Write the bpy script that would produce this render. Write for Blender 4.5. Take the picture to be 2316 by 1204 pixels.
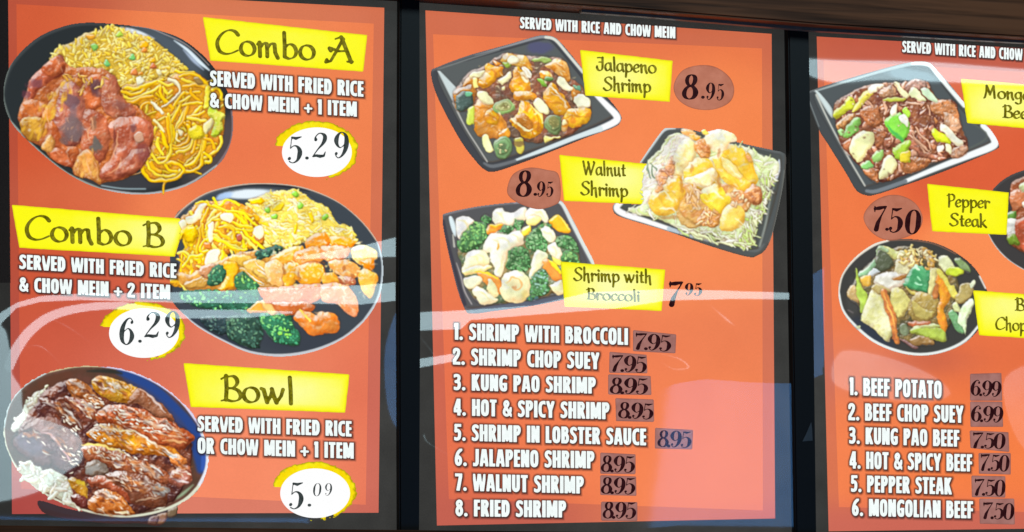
import bpy, math, numpy as np
from mathutils import Matrix, Vector

SC = bpy.context.scene
for o in list(bpy.data.objects): bpy.data.objects.remove(o)

# ------------------------------------------------------------------ camera
# The board plane is y = 0 (x right, z up).  The camera stands left of and below the board and
# looks up at it: yaw and pitch were recovered from the vanishing points of the frames.
FPX, CX, CY = 6340., 1158., 602.
PXM = .00065                                  # metres per photo pixel at the centre of the board
e_u = np.array([18042., 598., 6340.]); e_u /= np.linalg.norm(e_u)
e_up = np.array([-260., -59302., 6340.]); e_up -= e_u * (e_up @ e_u); e_up /= np.linalg.norm(e_up)
nrm = np.cross(e_u, -e_up)                    # into the board (camera axes: x right, y down, z forward)
if nrm[2] < 0: nrm = -nrm
# world axes in camera axes: X=e_u, Z=e_up, Y=nrm (into the wall)
WC = np.stack([e_u, nrm, e_up])               # rows: world axis expressed in camera axes
DIST = FPX * PXM
BC = np.array([0., 0., 2.25])                 # board point seen at the image centre
CAM = BC - WC @ np.array([0, 0, DIST])
def P2B(px, py, y=0.):
    """photo pixel -> point on the plane y of the board (vectorised)"""
    px = np.asarray(px, float); py = np.asarray(py, float)
    d = np.stack([(px - CX) / FPX, (py - CY) / FPX, np.ones_like(px)], -1) @ WC.T
    t = (0. - CAM[1]) / d[..., 1]
    p = CAM + d * t[..., None]
    p[..., 1] = y
    return p
cam = bpy.data.cameras.new('camera'); cam_o = bpy.data.objects.new('camera', cam)
SC.collection.objects.link(cam_o)
cam.sensor_width = 36; cam.lens = 36 * FPX / 2316.; cam.clip_end = 100; cam.clip_start = .1
right = WC @ np.array([1, 0, 0]); up = WC @ np.array([0, -1, 0]); back = WC @ np.array([0, 0, -1])
M = Matrix([[right[i], up[i], back[i], CAM[i]] for i in range(3)] + [[0, 0, 0, 1]])
cam_o.matrix_world = M
SC.camera = cam_o
SC.render.resolution_x, SC.render.resolution_y = 1024, 532

# ------------------------------------------------------------------ world, room lamps, exposure
w = bpy.data.worlds.new('World'); SC.world = w; w.use_nodes = True
w.node_tree.nodes['Background'].inputs[0].default_value = (.8, .85, 1, 1)
w.node_tree.nodes['Background'].inputs[1].default_value = .035
SC.view_settings.view_transform = 'Standard'; SC.view_settings.look = 'None'
SC.view_settings.exposure = 0; SC.view_settings.gamma = 1; SC.view_settings.use_curve_mapping = False
SC.cycles.use_denoising = True
SC.cycles.max_bounces = 8; SC.cycles.transparent_max_bounces = 16

LAMP_A = BC + np.array([1.05, -2.4, 1.55])     # bright ceiling light of the dining room
LAMP_B = BC + np.array([.7, -2.2, -1.7])       # unseen bluish source, added low for the blue reflection on the covers
def area(name, loc, sx, sy, power, col, target):
    l = bpy.data.lights.new(name, 'AREA'); l.shape = 'RECTANGLE'; l.size = sx; l.size_y = sy
    l.energy = power; l.color = col
    o = bpy.data.objects.new(name, l); SC.collection.objects.link(o)
    o.location = loc; dv = Vector(target) - Vector(loc)
    o.rotation_euler = dv.to_track_quat('-Z', 'Y').to_euler()
    return o
area('ceiling_light', LAMP_A, 1.5, .55, 26, (.66, .92, 1.), BC)
area('blue_reflection_light', LAMP_B, 1.1, 1.1, 11, (.12, .42, 1.), BC)
# ------------------------------------------------------------------ printed food photographs
# The menu prints show photographs of dishes.  Each dish picture is drawn here piece by piece
# (plate, shrimp, florets, noodles ...) on a fine sheet; every piece becomes its own flat mesh.
ST = 1.25
_G = np.random.RandomState(7).rand(8, 64, 64)
RR = np.random.RandomState(11)

def vn(x, y, s, k=0):
    x = x / s + k * 7.31; y = y / s + k * 3.17
    xi = np.floor(x).astype(int); yi = np.floor(y).astype(int)
    fx = x - xi; fy = y - yi
    fx = fx * fx * (3 - 2 * fx); fy = fy * fy * (3 - 2 * fy)
    g = _G[k % 8]
    a = g[yi % 64, xi % 64]; b = g[yi % 64, (xi + 1) % 64]
    c = g[(yi + 1) % 64, xi % 64]; d = g[(yi + 1) % 64, (xi + 1) % 64]
    return ((a * (1 - fx) + b * fx) * (1 - fy) + (c * (1 - fx) + d * fx) * fy) * 2 - 1

def fbm(x, y, s, k=0):
    return (vn(x, y, s, k) + .55 * vn(x, y, s * .5, k + 1) + .3 * vn(x, y, s * .25, k + 2)) / 1.5

def spline(p, closed, n=5):
    p = np.asarray(p, float); m = len(p)
    if m < 3: return p
    out = []
    t = np.linspace(0, 1, n, endpoint=False)[:, None]
    for i in range(m if closed else m - 1):
        if closed: a, b, c, d = p[i - 1], p[i], p[(i + 1) % m], p[(i + 2) % m]
        else: a, b, c, d = p[max(i - 1, 0)], p[i], p[i + 1], p[min(i + 2, m - 1)]
        out.append(.5 * ((2 * b) + (c - a) * t + (2 * a - 5 * b + 4 * c - d) * t ** 2 + (-a + 3 * b - 3 * c + d) * t ** 3))
    out = np.concatenate(out)
    if not closed: out = np.vstack([out, p[-1]])
    return out

def seg_dist(X, Y, pts, closed, rad=None):
    """distance to a polyline; with radii: radius minus distance"""
    q = np.vstack([pts, pts[:1]]) if closed else pts
    best = np.full(X.shape, -1e9 if rad is not None else 1e9)
    for i in range(len(q) - 1):
        ax, ay = q[i][:2]; bx, by = q[i + 1][:2]
        dx, dy = bx - ax, by - ay
        L = dx * dx + dy * dy + 1e-12
        t = np.clip(((X - ax) * dx + (Y - ay) * dy) / L, 0, 1)
        dd = np.hypot(X - ax - t * dx, Y - ay - t * dy)
        if rad is None: best = np.minimum(best, dd)
        else: best = np.maximum(best, rad[i] * (1 - t) + rad[min(i + 1, len(rad) - 1)] * t - dd)
    return best

def inside(X, Y, pts):
    r = np.zeros(X.shape, bool); n = len(pts)
    for i in range(n):
        ax, ay = pts[i]; bx, by = pts[(i + 1) % n]
        if ay == by: continue
        r ^= ((ay > Y) != (by > Y)) & (X < (bx - ax) * (Y - ay) / (by - ay) + ax)
    return r

def P(s):
    return np.array([[float(v) for v in q.split(',')] for q in s.split()])

class Pic:
    def __init__(s, name, label, x0, y0, x1, y1):
        s.name, s.label = name, label
        s.xs = np.arange(x0, x1 + ST, ST); s.ys = np.arange(y0, y1 + ST, ST)
        s.X, s.Y = np.meshgrid(s.xs, s.ys)
        s.rgb = np.zeros(s.X.shape + (3,)); s.a = np.zeros(s.X.shape); s.id = np.zeros(s.X.shape, int)
        s.parts = [None]; s.z = (0, 0, 1); s.k = 0
    def Z(s, x, y, sc): s.z = (x, y, sc); return s
    def T(s, p):
        if isinstance(p, str): p = P(p)
        return np.asarray(p, float) / s.z[2] + np.array(s.z[:2])
    def pid(s, name):
        if name is None: return None
        if name.endswith('*'):
            n = name[:-1]
            for i, q in enumerate(s.parts):
                if q == name: return i
            s.parts.append(name); return len(s.parts) - 1
        s.parts.append(name); return len(s.parts) - 1
    def box(s, mn, mx, pad):
        i0 = max(0, int((mn[0] - pad - s.xs[0]) / ST)); i1 = min(len(s.xs), int((mx[0] + pad - s.xs[0]) / ST) + 2)
        j0 = max(0, int((mn[1] - pad - s.ys[0]) / ST)); j1 = min(len(s.ys), int((mx[1] + pad - s.ys[0]) / ST) + 2)
        if i1 - i0 < 3 or j1 - j0 < 3: return None
        return slice(j0, j1), slice(i0, i1)
    # --- one painted piece
    def shape(s, p, col, lw=None, name=None, w=7, hl=.75, dk=.4, nz=.25, ns=9, c2=None, c2s=14, sh=.32, shw=4, f=1.1, a=1., sm=True, full=False, inten=None, cut=None):
        pts = np.asarray(p, float) if full else s.T(p)
        closed = lw is None
        s.k += 1; k = s.k % 5
        rad = None
        if not closed:
            lw = np.atleast_1d(np.asarray(lw, float))
            if len(lw) == 1: lw = np.repeat(lw, len(pts))
            aug = np.column_stack([pts, np.interp(np.arange(len(pts)), np.linspace(0, len(pts) - 1, len(lw)), lw)])
            aug = spline(aug, False, 4) if sm and len(pts) > 2 else aug
            pts, rad = aug[:, :2], aug[:, 2] / 2
            w = rad.max()
        elif sm: pts = spline(pts, True, 5)
        b = s.box(pts.min(0), pts.max(0), (0 if rad is None else rad.max()) + shw + 3)
        if b is None: return s
        X, Y = s.X[b], s.Y[b]
        if rad is not None: d = seg_dist(X, Y, pts, False, rad)
        else:
            d = seg_dist(X, Y, pts, True)
            d = np.where(inside(X, Y, pts), d, -d)
            if nz > 0: d = d + fbm(X, Y, ns * .8, k) * min(w * .18, 1.6) * (nz > .12)
        if cut is not None:
            d = np.minimum(d, cut(X, Y))
        t = np.clip(d / w, 0, 1)
        h = w * (1 - (1 - t) ** 2) * (.0 if (name is None and rad is not None) else .62)
        if nz: h = h + nz * ns * .26 * fbm(X, Y, ns, k) * np.clip(d / 3, 0, 1)
        hy, hx = np.gradient(h, ST)
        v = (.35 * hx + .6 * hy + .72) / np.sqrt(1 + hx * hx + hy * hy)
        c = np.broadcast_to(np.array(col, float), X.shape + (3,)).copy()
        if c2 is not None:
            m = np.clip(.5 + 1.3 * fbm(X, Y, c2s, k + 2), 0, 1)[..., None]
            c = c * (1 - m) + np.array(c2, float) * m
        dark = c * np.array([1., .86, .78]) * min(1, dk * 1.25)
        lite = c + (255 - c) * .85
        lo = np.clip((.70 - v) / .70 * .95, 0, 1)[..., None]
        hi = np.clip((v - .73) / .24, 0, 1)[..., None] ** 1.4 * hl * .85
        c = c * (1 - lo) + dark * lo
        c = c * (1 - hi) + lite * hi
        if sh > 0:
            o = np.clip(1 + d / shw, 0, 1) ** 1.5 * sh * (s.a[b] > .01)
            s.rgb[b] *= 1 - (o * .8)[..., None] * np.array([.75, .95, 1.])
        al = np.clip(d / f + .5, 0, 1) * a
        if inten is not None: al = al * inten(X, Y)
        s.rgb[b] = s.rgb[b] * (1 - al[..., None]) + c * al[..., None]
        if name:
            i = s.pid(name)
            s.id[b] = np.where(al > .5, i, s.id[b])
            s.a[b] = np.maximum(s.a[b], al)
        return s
    def line(s, p, col, lw, **k):
        k.setdefault('nz', 0); k.setdefault('sh', .3); k.setdefault('shw', 3)
        return s.shape(p, col, lw=lw, **k)
    # --- soft coloured patch, changes colour only
    def spot(s, x, y, rx, ry, col, a=.7, ang=0, nz=.5, full=False, hard=1.):
        q = np.array([x, y], float) if full else s.T([[x, y]])[0]
        sc = 1 if full else s.z[2]
        rx, ry = rx / sc, ry / sc
        b = s.box(q, q, max(rx, ry) * 1.8)
        if b is None: return s
        s.k += 1
        X, Y = s.X[b] - q[0], s.Y[b] - q[1]
        A = math.radians(ang); u = (X * math.cos(A) + Y * math.sin(A)) / rx; v = (-X * math.sin(A) + Y * math.cos(A)) / ry
        r = np.hypot(u, v) + nz * .5 * fbm(s.X[b], s.Y[b], max(4, min(rx, ry)), s.k % 5)
        al = np.clip((1.25 - r) * 1.6 * hard, 0, 1); al = al * al * (3 - 2 * al) * a * (s.a[b] > 0)
        s.rgb[b] = s.rgb[b] * (1 - al[..., None]) + np.array(col, float) * al[..., None]
        return s
    def region(s, p, n, seed=1, full=False):
        pts = np.asarray(p, float) if full else s.T(p)
        r = np.random.RandomState(seed); mn, mx = pts.min(0), pts.max(0)
        q = r.rand(n * 4, 2) * (mx - mn) + mn
        return q[inside(q[:, 0], q[:, 1], pts)][:n], r
    def grains(s, p, n, cols, ln=10, wd=4.5, name='rice*', seed=1, ang=None, spread=90, sh=.5, curve=.25, **k):
        q, r = s.region(p, n, seed)
        q = q[np.argsort(q[:, 1] + r.rand(len(q)) * 20)]
        for x, y in q:
            A = math.radians((r.rand() * 360) if ang is None else ang + r.uniform(-spread, spread))
            l = ln * r.uniform(.7, 1.25) / 2; dx, dy = math.cos(A) * l, math.sin(A) * l
            bx, by = -dy * curve * r.uniform(-1, 1), dx * curve * r.uniform(-1, 1)
            ww = wd * r.uniform(.75, 1.2)
            s.shape([[x - dx, y - dy], [x + bx, y + by], [x + dx, y + dy]], np.array(cols[r.randint(len(cols))]) * r.uniform(.93, 1.05), lw=[ww * .7, ww, ww * .7], name=name, nz=0, sh=sh, shw=3, full=True, **k)
        return s
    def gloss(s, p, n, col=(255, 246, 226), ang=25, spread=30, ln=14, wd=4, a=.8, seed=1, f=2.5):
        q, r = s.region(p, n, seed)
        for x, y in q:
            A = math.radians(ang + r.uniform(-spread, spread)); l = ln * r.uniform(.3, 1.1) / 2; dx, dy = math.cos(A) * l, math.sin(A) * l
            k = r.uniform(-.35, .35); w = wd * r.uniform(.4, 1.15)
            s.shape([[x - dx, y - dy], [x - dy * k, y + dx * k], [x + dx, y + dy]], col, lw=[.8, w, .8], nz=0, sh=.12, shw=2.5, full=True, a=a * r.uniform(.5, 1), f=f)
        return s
    def dots(s, p, n, cols, r0=2.5, name=None, seed=1, sh=.4, **k):
        q, r = s.region(p, n, seed)
        for x, y in q:
            s.shape([[x - .6, y], [x + .6, y]], cols[r.randint(len(cols))], lw=2 * r0 * r.uniform(.6, 1.3), name=name, nz=0, sh=sh, shw=2.5, full=True, **k)
        return s
    def floret(s, p, col=(75, 130, 80), n=60, seed=1, name='broccoli_floret', lite=(150, 205, 140)):
        s.shape(p, np.array(col) * .62, name=name, w=12, nz=.5, ns=6, hl=.3)
        q, r = s.region(p, n, seed)
        i = len(s.parts) - 1
        c0 = q.mean(0) if len(q) else np.zeros(2)
        for x, y in q[np.argsort(q[:, 1])]:
            u = r.rand(); up = np.clip((c0[1] - y + c0[0] * .3 - x * .3) / 25, -1, 1)
            cc = np.array(col) * (.8 + .25 * r.rand()) if u > .38 + .25 * up else np.array(lite) * (.75 + .25 * r.rand())
            if u > .85: cc = np.array(col) * .45
            a = r.rand() * 6.3; l = r.uniform(1, 3)
            s.shape([[x, y], [x + l * math.cos(a), y + l * math.sin(a)]], cc, lw=r.uniform(3.2, 6), nz=0, sh=.3, shw=2.5, full=True, a=.95, hl=.45)
        return s
    def finish(s, amt=.5, lift=.86, gain=1., warp=1., sat=1.08):
        def blur(a, n):
            for _ in range(n):
                p = np.pad(a, ((1, 1), (1, 1), (0, 0)), 'edge')
                a = (p[:-2, 1:-1] + p[2:, 1:-1] + p[1:-1, :-2] + p[1:-1, 2:] + 2 * p[1:-1, 1:-1]) / 6
            return a
        # organic irregularity: every piece's outline and shading wander a little
        flat = [i for i, q in enumerate(s.parts) if q in (None, 'plate', 'tray', 'bowl', 'bowl_shadow', 'bowl_shadow*')]
        fm = (~np.isin(s.id, flat)).astype(float)[..., None]; fm = np.clip(blur(fm, 5)[..., 0] * 1.6 - .3, 0, 1) * warp
        ux = (vn(s.X, s.Y, 8, 1) * 1.5 + fbm(s.X, s.Y, 26, 2) * 4.5) * fm / ST; uy = (vn(s.X, s.Y, 8, 4) * 1.5 + fbm(s.X, s.Y, 26, 5) * 4.5) * fm / ST
        ny, nx = s.X.shape; jj, ii = np.mgrid[0:ny, 0:nx]
        fx = np.clip(ii + ux, 0, nx - 1.001); fy = np.clip(jj + uy, 0, ny - 1.001); x0 = fx.astype(int); y0 = fy.astype(int); tx = (fx - x0)[..., None]; ty = (fy - y0)[..., None]
        R = s.rgb
        ok = (s.a[y0, x0] > .5) & (s.a[y0 + 1, x0 + 1] > .5) & (s.a > .5) & (s.a[y0 + 1, x0] > .5) & (s.a[y0, x0 + 1] > .5)
        W = (R[y0, x0] * (1 - tx) + R[y0, x0 + 1] * tx) * (1 - ty) + (R[y0 + 1, x0] * (1 - tx) + R[y0 + 1, x0 + 1] * tx) * ty
        s.rgb = np.where(ok[..., None], W, R)
        s.id = np.where(ok, s.id[np.rint(fy).astype(int), np.rint(fx).astype(int)], s.id)
        m = (s.a > .5)[..., None]
        mf = m.astype(float)
        up = 255 * np.clip(s.rgb * gain / 255, 0, 1) ** lift; k_ = np.maximum(fm, .15)[..., None]; s.rgb = s.rgb * (1 - k_) + up * k_
        # uneven studio light and surface texture on the food
        tex = 1 + fm[..., None] * (.03 * fbm(s.X, s.Y, 5, 0) + .14 * fbm(s.X, s.Y, 30, 3))[..., None]
        s.rgb = s.rgb * tex
        L = s.rgb.mean(2, keepdims=True); s.rgb = L + (s.rgb - L) * sat
        b1 = blur(s.rgb * mf, 2) / np.maximum(blur(mf, 2), .05)
        s.rgb = np.where(m, b1, s.rgb)
        b = blur(s.rgb * mf, 7) / np.maximum(blur(mf, 7), .05)
        s.rgb = np.clip(s.rgb + amt * 1.0 * (s.rgb - b) * mf * np.maximum(fm, .2)[..., None], 0, 255)
        return s

def smooth_pts(s): return P(s)

DISHES = []

# ---- plate of Combo A -----------------------------------------------------
def dish_combo_a():
    d = Pic('food_picture', 'fried rice, noodles and charred chicken on a round black plate', -2, 44, 536, 448)
    d.Z(0, 0, 2.618)
    out = "500,135 700,145 900,172 1080,235 1240,370 1345,540 1380,700 1365,850 1290,980 1100,1105 850,1155 600,1122 400,1030 200,870 62,720 18,560 60,390 200,240 350,165"
    d.shape(out, (40, 45, 47), name='plate', w=9, nz=.0, dk=.8, hl=.15, sh=0)
    d.spot(1250, 900, 260, 120, (92, 80, 80), .7, ang=-50).spot(700, 1080, 300, 60, (62, 62, 66), .8, nz=.1)
    d.spot(1000, 330, 260, 110, (88, 98, 108), .8, ang=40, nz=.2)
    d.line("62,720 18,560 60,390 130,300", (98, 106, 102), [5, 5, 4, 1.5], sh=0).line("62,720 200,870 400,1030 600,1122", (150, 158, 152), [4.5, 5.5, 5, 5], sh=0)
    d.line("600,1122 850,1152 1100,1098 1290,975", (176, 180, 182), [5, 7, 5, 4], sh=0).line("1290,975 1365,850 1376,700 1345,560", (128, 112, 116), [5, 6, 5, 2], sh=0)
    d.line("600,1100 720,1118 860,1120", (175, 200, 205), 2.5, sh=0, f=3)
    d.Z(240, 40, 5.733)
    d.line("190,130 330,170 460,215 620,275", (235, 245, 250), [3, 9, 9, 2], sh=0, f=4)
    d.line("880,300 1050,420 1200,570 1340,690", (225, 240, 248), [2, 7, 9, 3], sh=0, f=3).line("1000,420 1130,560 1260,680", (170, 185, 205), [2, 7, 2], sh=0, f=4)
    d.line("330,110 560,140 760,220 1000,330 1180,470 1330,620", (205, 185, 180), 1.6, sh=0, f=2)
    d.Z(0, 0, 2.618)
    rice = "275,380 340,280 430,250 500,200 590,175 660,155 730,175 800,200 900,230 1000,310 1060,360 1105,410 1040,440 980,470 900,500 820,520 720,530 690,470 640,430 600,410 520,430 450,425 400,420 370,350 300,370"
    d.shape(rice, (214, 176, 60), name='rice*', w=16, nz=.4, ns=7)
    R1 = [(255, 236, 110), (250, 222, 70), (255, 244, 140), (240, 200, 50), (252, 230, 90)]
    d.grains(rice, 380, R1, ln=12, wd=6.6, seed=3, hl=.7, dk=.6, sh=.3)
    nood = "720,520 800,500 900,480 1000,460 1080,430 1150,430 1230,480 1310,560 1330,700 1300,880 1230,960 1150,1020 1090,1030 1060,1065 900,1080 840,1020 840,960 900,860 910,760 870,690 830,640 740,590"
    d.shape(nood, (206, 126, 34), name='noodles*', w=12, nz=.5, ns=8, c2=(215, 150, 30))
    NC = [(255, 212, 24), (252, 198, 20), (255, 224, 56), (246, 180, 24)]
    q, r = d.region(nood, 60, 5)
    for x, y in q:
        A = r.rand() * 6.28; B = A + r.uniform(-1.2, 1.2); l = r.uniform(12, 26)
        d.shape([[x, y], [x + l * math.cos(A), y + l * math.sin(A)], [x + l * math.cos(A) + l * math.cos(B), y + l * math.sin(A) + l * math.sin(B)]], np.array(NC[r.randint(4)]) * .9, lw=5, name='noodles*', nz=0, sh=.5, shw=3, full=True)
    def cutn(X, Y): return np.full(X.shape, 9.)
    d.Z(260, 230, 5.471)
    for i, t in enumerate(["330,850 300,880 160,915", "820,20 760,140 700,260", "880,100 820,200 760,320 720,400", "900,60 860,200 820,280 760,380", "700,300 730,440 700,520", "560,360 600,480 650,560", "530,450 540,560 600,660", "900,260 930,360 880,420", "1060,60 1000,120 960,180", "1100,130 1000,180 900,200", "900,215 1000,225 1120,235",
        "860,270 920,350 920,440 860,520 780,560 720,540", "770,380 760,450 800,490", "900,300 965,400 945,500 880,570 800,600 720,580", "960,470 930,560 860,620 760,640", "1000,480 980,580 950,640", "960,280 1060,330 1100,420 1080,560 1040,680 980,760 880,800", "1120,400 1100,560 1080,700 1060,800 960,860 870,870", "1310,430 1310,520 1260,600 1180,660 1110,700", "1110,460 1190,500 1220,590", "1110,640 1180,700 1170,750 1120,750",
        "430,690 350,760 330,850 380,930 450,980 600,975 760,955 830,900 845,840 780,770 700,755 640,790", "400,740 420,830 500,900 620,925 740,910 800,860", "440,760 470,830 560,870", "620,790 680,850 760,870", "520,700 640,700 720,660", "660,160 680,350 695,560 680,660 640,740 560,775 500,730 450,640 430,520 470,400 500,320", "640,200 650,330 670,500"]):
        d.line(t, NC[i % 4] if i else (196, 140, 60), 7.4 if i else 3.5, name='noodles*', sh=.5, shw=3.5, hl=.8, dk=.6)
    d.Z(240, 40, 5.733)
    for i, t in enumerate(["200,960 330,1000 450,960 560,880 700,860", "190,1010 330,1060 480,1000 620,930 700,880", "230,1080 350,1095 480,1030 600,1010", "250,920 360,930 480,900 600,850 720,800", "700,900 700,980 740,1060 800,1100", "740,900 800,980 850,950", "640,1150 540,1100 470,1140 450,1200", "900,700 1000,715 1130,715", "950,760 1100,740 1220,790 1310,880", "980,800 1100,850 1250,880 1340,905", "1000,900 1150,870 1280,900", "1370,950 1430,915 1490,980 1480,1060", "950,1000 1050,980 1200,960", "900,1130 1000,1080 1120,1000", "1080,920 1110,1000 1200,1080", "1000,1150 1100,1120 1230,1100", "850,1200 950,1040 1010,980", "680,830 800,870 900,860", "860,1180 800,1130 700,1190"]):
        d.line(t, NC[(i + 1) % 4], 6.8, name='noodles*', sh=.45, shw=3.5, dk=.6)
    d.shape("1290,900 1340,930 1350,1060 1340,1160 1260,1180 1270,1020", (240, 225, 60), name='cabbage_leaf', w=6, nz=.4)
    d.shape("1130,790 1190,780 1260,850 1210,870 1150,840", (140, 110, 60), name='mushroom_slice', w=3)
    d.Z(260, 230, 5.471)
    d.shape("1160,60 1280,120 1370,180 1330,260 1340,330 1310,390 1240,450 1170,430 1200,350 1220,250 1150,170", (190, 214, 52), name='cabbage_leaf', w=8, nz=.7, ns=7, c2=(230, 225, 90))
    d.shape("920,330 1020,290 1100,370 1080,460 980,470 930,410", (236, 216, 44), name='cabbage_leaf', w=8, nz=.5)
    d.shape("1090,270 1200,210 1205,300 1130,400 1095,350", (250, 240, 165), name='onion_slice', w=5, nz=.2)
    d.line("770,400 760,460 810,490", (255, 246, 190), 4, name='onion_slice')
    d.shape("780,350 840,370 830,420 790,400", (250, 240, 190), name='onion_slice', w=3)
    d.line("450,10 520,70 590,140", (255, 250, 215), [6, 8, 6], name='onion_slice').line("480,230 540,280 590,370", (255, 244, 170), 6, name='onion_slice')
    d.Z(240, 40, 5.733)
    d.line("800,800 900,850 950,930 930,1010 840,1090 720,1160", (252, 244, 200), [7, 9, 6, 5, 6, 5], name='onion_slice', sh=.6)
    d.shape("380,790 440,770 480,830 470,880 400,890", (255, 252, 215), name='egg_piece', w=5).shape("640,690 690,690 710,750 660,750", (250, 240, 180), name='egg_piece', w=4)
    for x, y, c, rr in [(335, 510, (120, 205, 105), 48), (10, 590, (120, 205, 110), 48), (180, 225, (176, 214, 70), 48), (495, 360, (250, 178, 24), 62), (500, 425, (232, 140, 50), 44), (600, 565, (252, 184, 30), 46), (610, 640, (206, 110, 62), 50), (360, 715, (222, 128, 62), 50), (440, 730, (236, 150, 40), 34)]:
        d.shape([[x + rr * math.cos(t) * (.9 + .2 * math.sin(3 * t)), y + rr * math.sin(t) * .85] for t in np.linspace(0, 5.6, 9)], c, name='pea' if c[1] > 200 else 'carrot_piece', w=5, nz=.2, sh=.3)
    d.Z(0, 40, 5.732)
    d.shape("1180,350 1240,330 1280,370 1250,420 1200,420", (135, 205, 90), name='pea', w=5).shape("1110,240 1210,215 1230,260 1160,290", (232, 160, 44), name='carrot_piece', w=4)
    # charred chicken
    d.Z(0, 0, 2.618)
    ch = "290,390 350,325 400,380 450,405 560,400 650,425 700,500 740,590 830,640 900,720 905,850 870,950 800,1020 720,1065 620,1082 590,1095 520,1060 440,1040 420,990 330,960 290,930 240,870 150,820 105,700 150,560 170,480 230,430"
    d.shape(ch, (196, 104, 50), name='sauce*', w=12, nz=.9, ns=14, c2=(160, 80, 44), c2s=24)
    C = lambda p, c, **k: d.shape(p, np.array(c) * .72 + np.array([190., 118, 74]) * .36, name='chicken_piece', **dict(dict(w=11, nz=.75, ns=17, c2=tuple(np.array(c) * .5 + np.array([128., 56, 36]) * .5), c2s=17, hl=.75, dk=.5, sh=.26), **k))
    C("160,600 170,480 240,410 350,330 385,370 375,440 300,480 230,540 180,610", (186, 84, 58))
    C("250,400 330,330 390,380 350,440 290,450", (206, 96, 52))
    C("480,520 560,440 640,470 620,560 590,640 510,640", (196, 88, 46))
    C("110,690 150,600 240,600 300,640 240,700 170,720", (206, 104, 44))
    C("600,580 630,440 690,470 720,580 810,650 790,700 700,710 620,670", (174, 96, 74))
    C("240,700 330,540 400,465 480,480 450,560 400,640 320,720", (226, 138, 42), hl=.7, nz=.6)
    C("110,730 160,690 250,700 262,770 220,838 150,812", (222, 176, 50), w=9)
    C("320,640 380,500 460,500 500,600 510,740 460,860 380,870 310,780", (168, 92, 82), w=18, ns=9)
    C("300,720 340,760 380,860 460,880 440,980 350,960 280,870", (206, 96, 44))
    C("500,660 570,660 650,740 640,880 600,960 520,980 480,860", (182, 88, 60), w=15)
    C("640,760 720,700 850,700 905,760 880,880 800,990 700,1060 600,1062 600,1005 655,930 680,850", (200, 96, 70), w=20, hl=.8, ns=16)
    C("440,1030 460,930 520,890 570,960 595,1092 545,1068 500,1050", (230, 156, 66), w=7)
    C("290,900 350,880 430,960 420,992 330,962", (204, 92, 52), w=9)
    C("238,870 300,800 322,860 290,905", (236, 182, 84), w=5)
    C("700,1050 700,980 780,900 860,880 880,930 800,1015", (160, 78, 62), w=12)
    for x, y, a, b, c, al in [(430, 760, 60, 80, (104, 90, 92), .85), (425, 600, 45, 50, (98, 72, 80), .8), (440, 660, 34, 40, (112, 92, 100), .6), (570, 520, 38, 40, (74, 52, 62), .8), (570, 860, 34, 46, (84, 84, 80), .9), (555, 740, 26, 40, (120, 100, 80), .6), (205, 500, 46, 34, (104, 60, 70), .7), (150, 560, 24, 26, (100, 56, 66), .7), (720, 620, 50, 30, (120, 76, 72), .6), (790, 760, 24, 22, (96, 60, 66), .7), (360, 350, 22, 30, (110, 60, 50), .6), (380, 830, 30, 26, (100, 84, 84), .7), (680, 830, 10, 90, (90, 40, 36), .6), (840, 900, 40, 60, (128, 66, 66), .6)]:
        d.spot(x, y, a, b, c, al, nz=.9)
    d.grains("380,440 520,420 640,440 640,520 520,560 380,520", 14, [(246, 200, 90), (238, 170, 60)], ln=14, wd=5, seed=8, name='rice*')
    d.gloss(ch, 110, (244, 190, 150), ang=100, spread=40, ln=15, wd=4, a=.55, seed=4)
    d.gloss('110,690 250,600 330,500 420,470 430,560 300,720 240,840 150,810', 34, (248, 190, 60), ang=120, spread=25, ln=26, wd=8, a=.75, seed=5, f=4)
    d.gloss('420,900 560,880 600,1080 500,1060 420,1000', 20, (246, 186, 90), ang=95, spread=20, ln=26, wd=6, a=.8, seed=6, f=3)
    d.gloss('620,760 720,700 880,720 860,900 700,1050 620,1040', 26, (236, 150, 120), ang=115, spread=20, ln=30, wd=8, a=.5, seed=7, f=4)
    for p in ["525,720 540,700 548,760", "640,550 652,590", "410,500 425,520 430,560", "270,660 290,720 300,760", "700,770 690,860 650,960", "330,900 350,915", "720,940 700,990 640,1030", "530,830 520,780 540,740", "560,980 580,1060", "510,940 530,1010 540,1050", "470,960 460,1020"]:
        d.line(p, (240, 176, 130), [1, 3, 1], sh=0, a=.8, f=2)
    d.shape("790,800 830,780 850,830 810,850", (214, 160, 130), w=4, sh=.2)
    return d.finish(lift=.74, warp=.7, sat=1.16, amt=.75)
DISHES.append(dish_combo_a)

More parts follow.
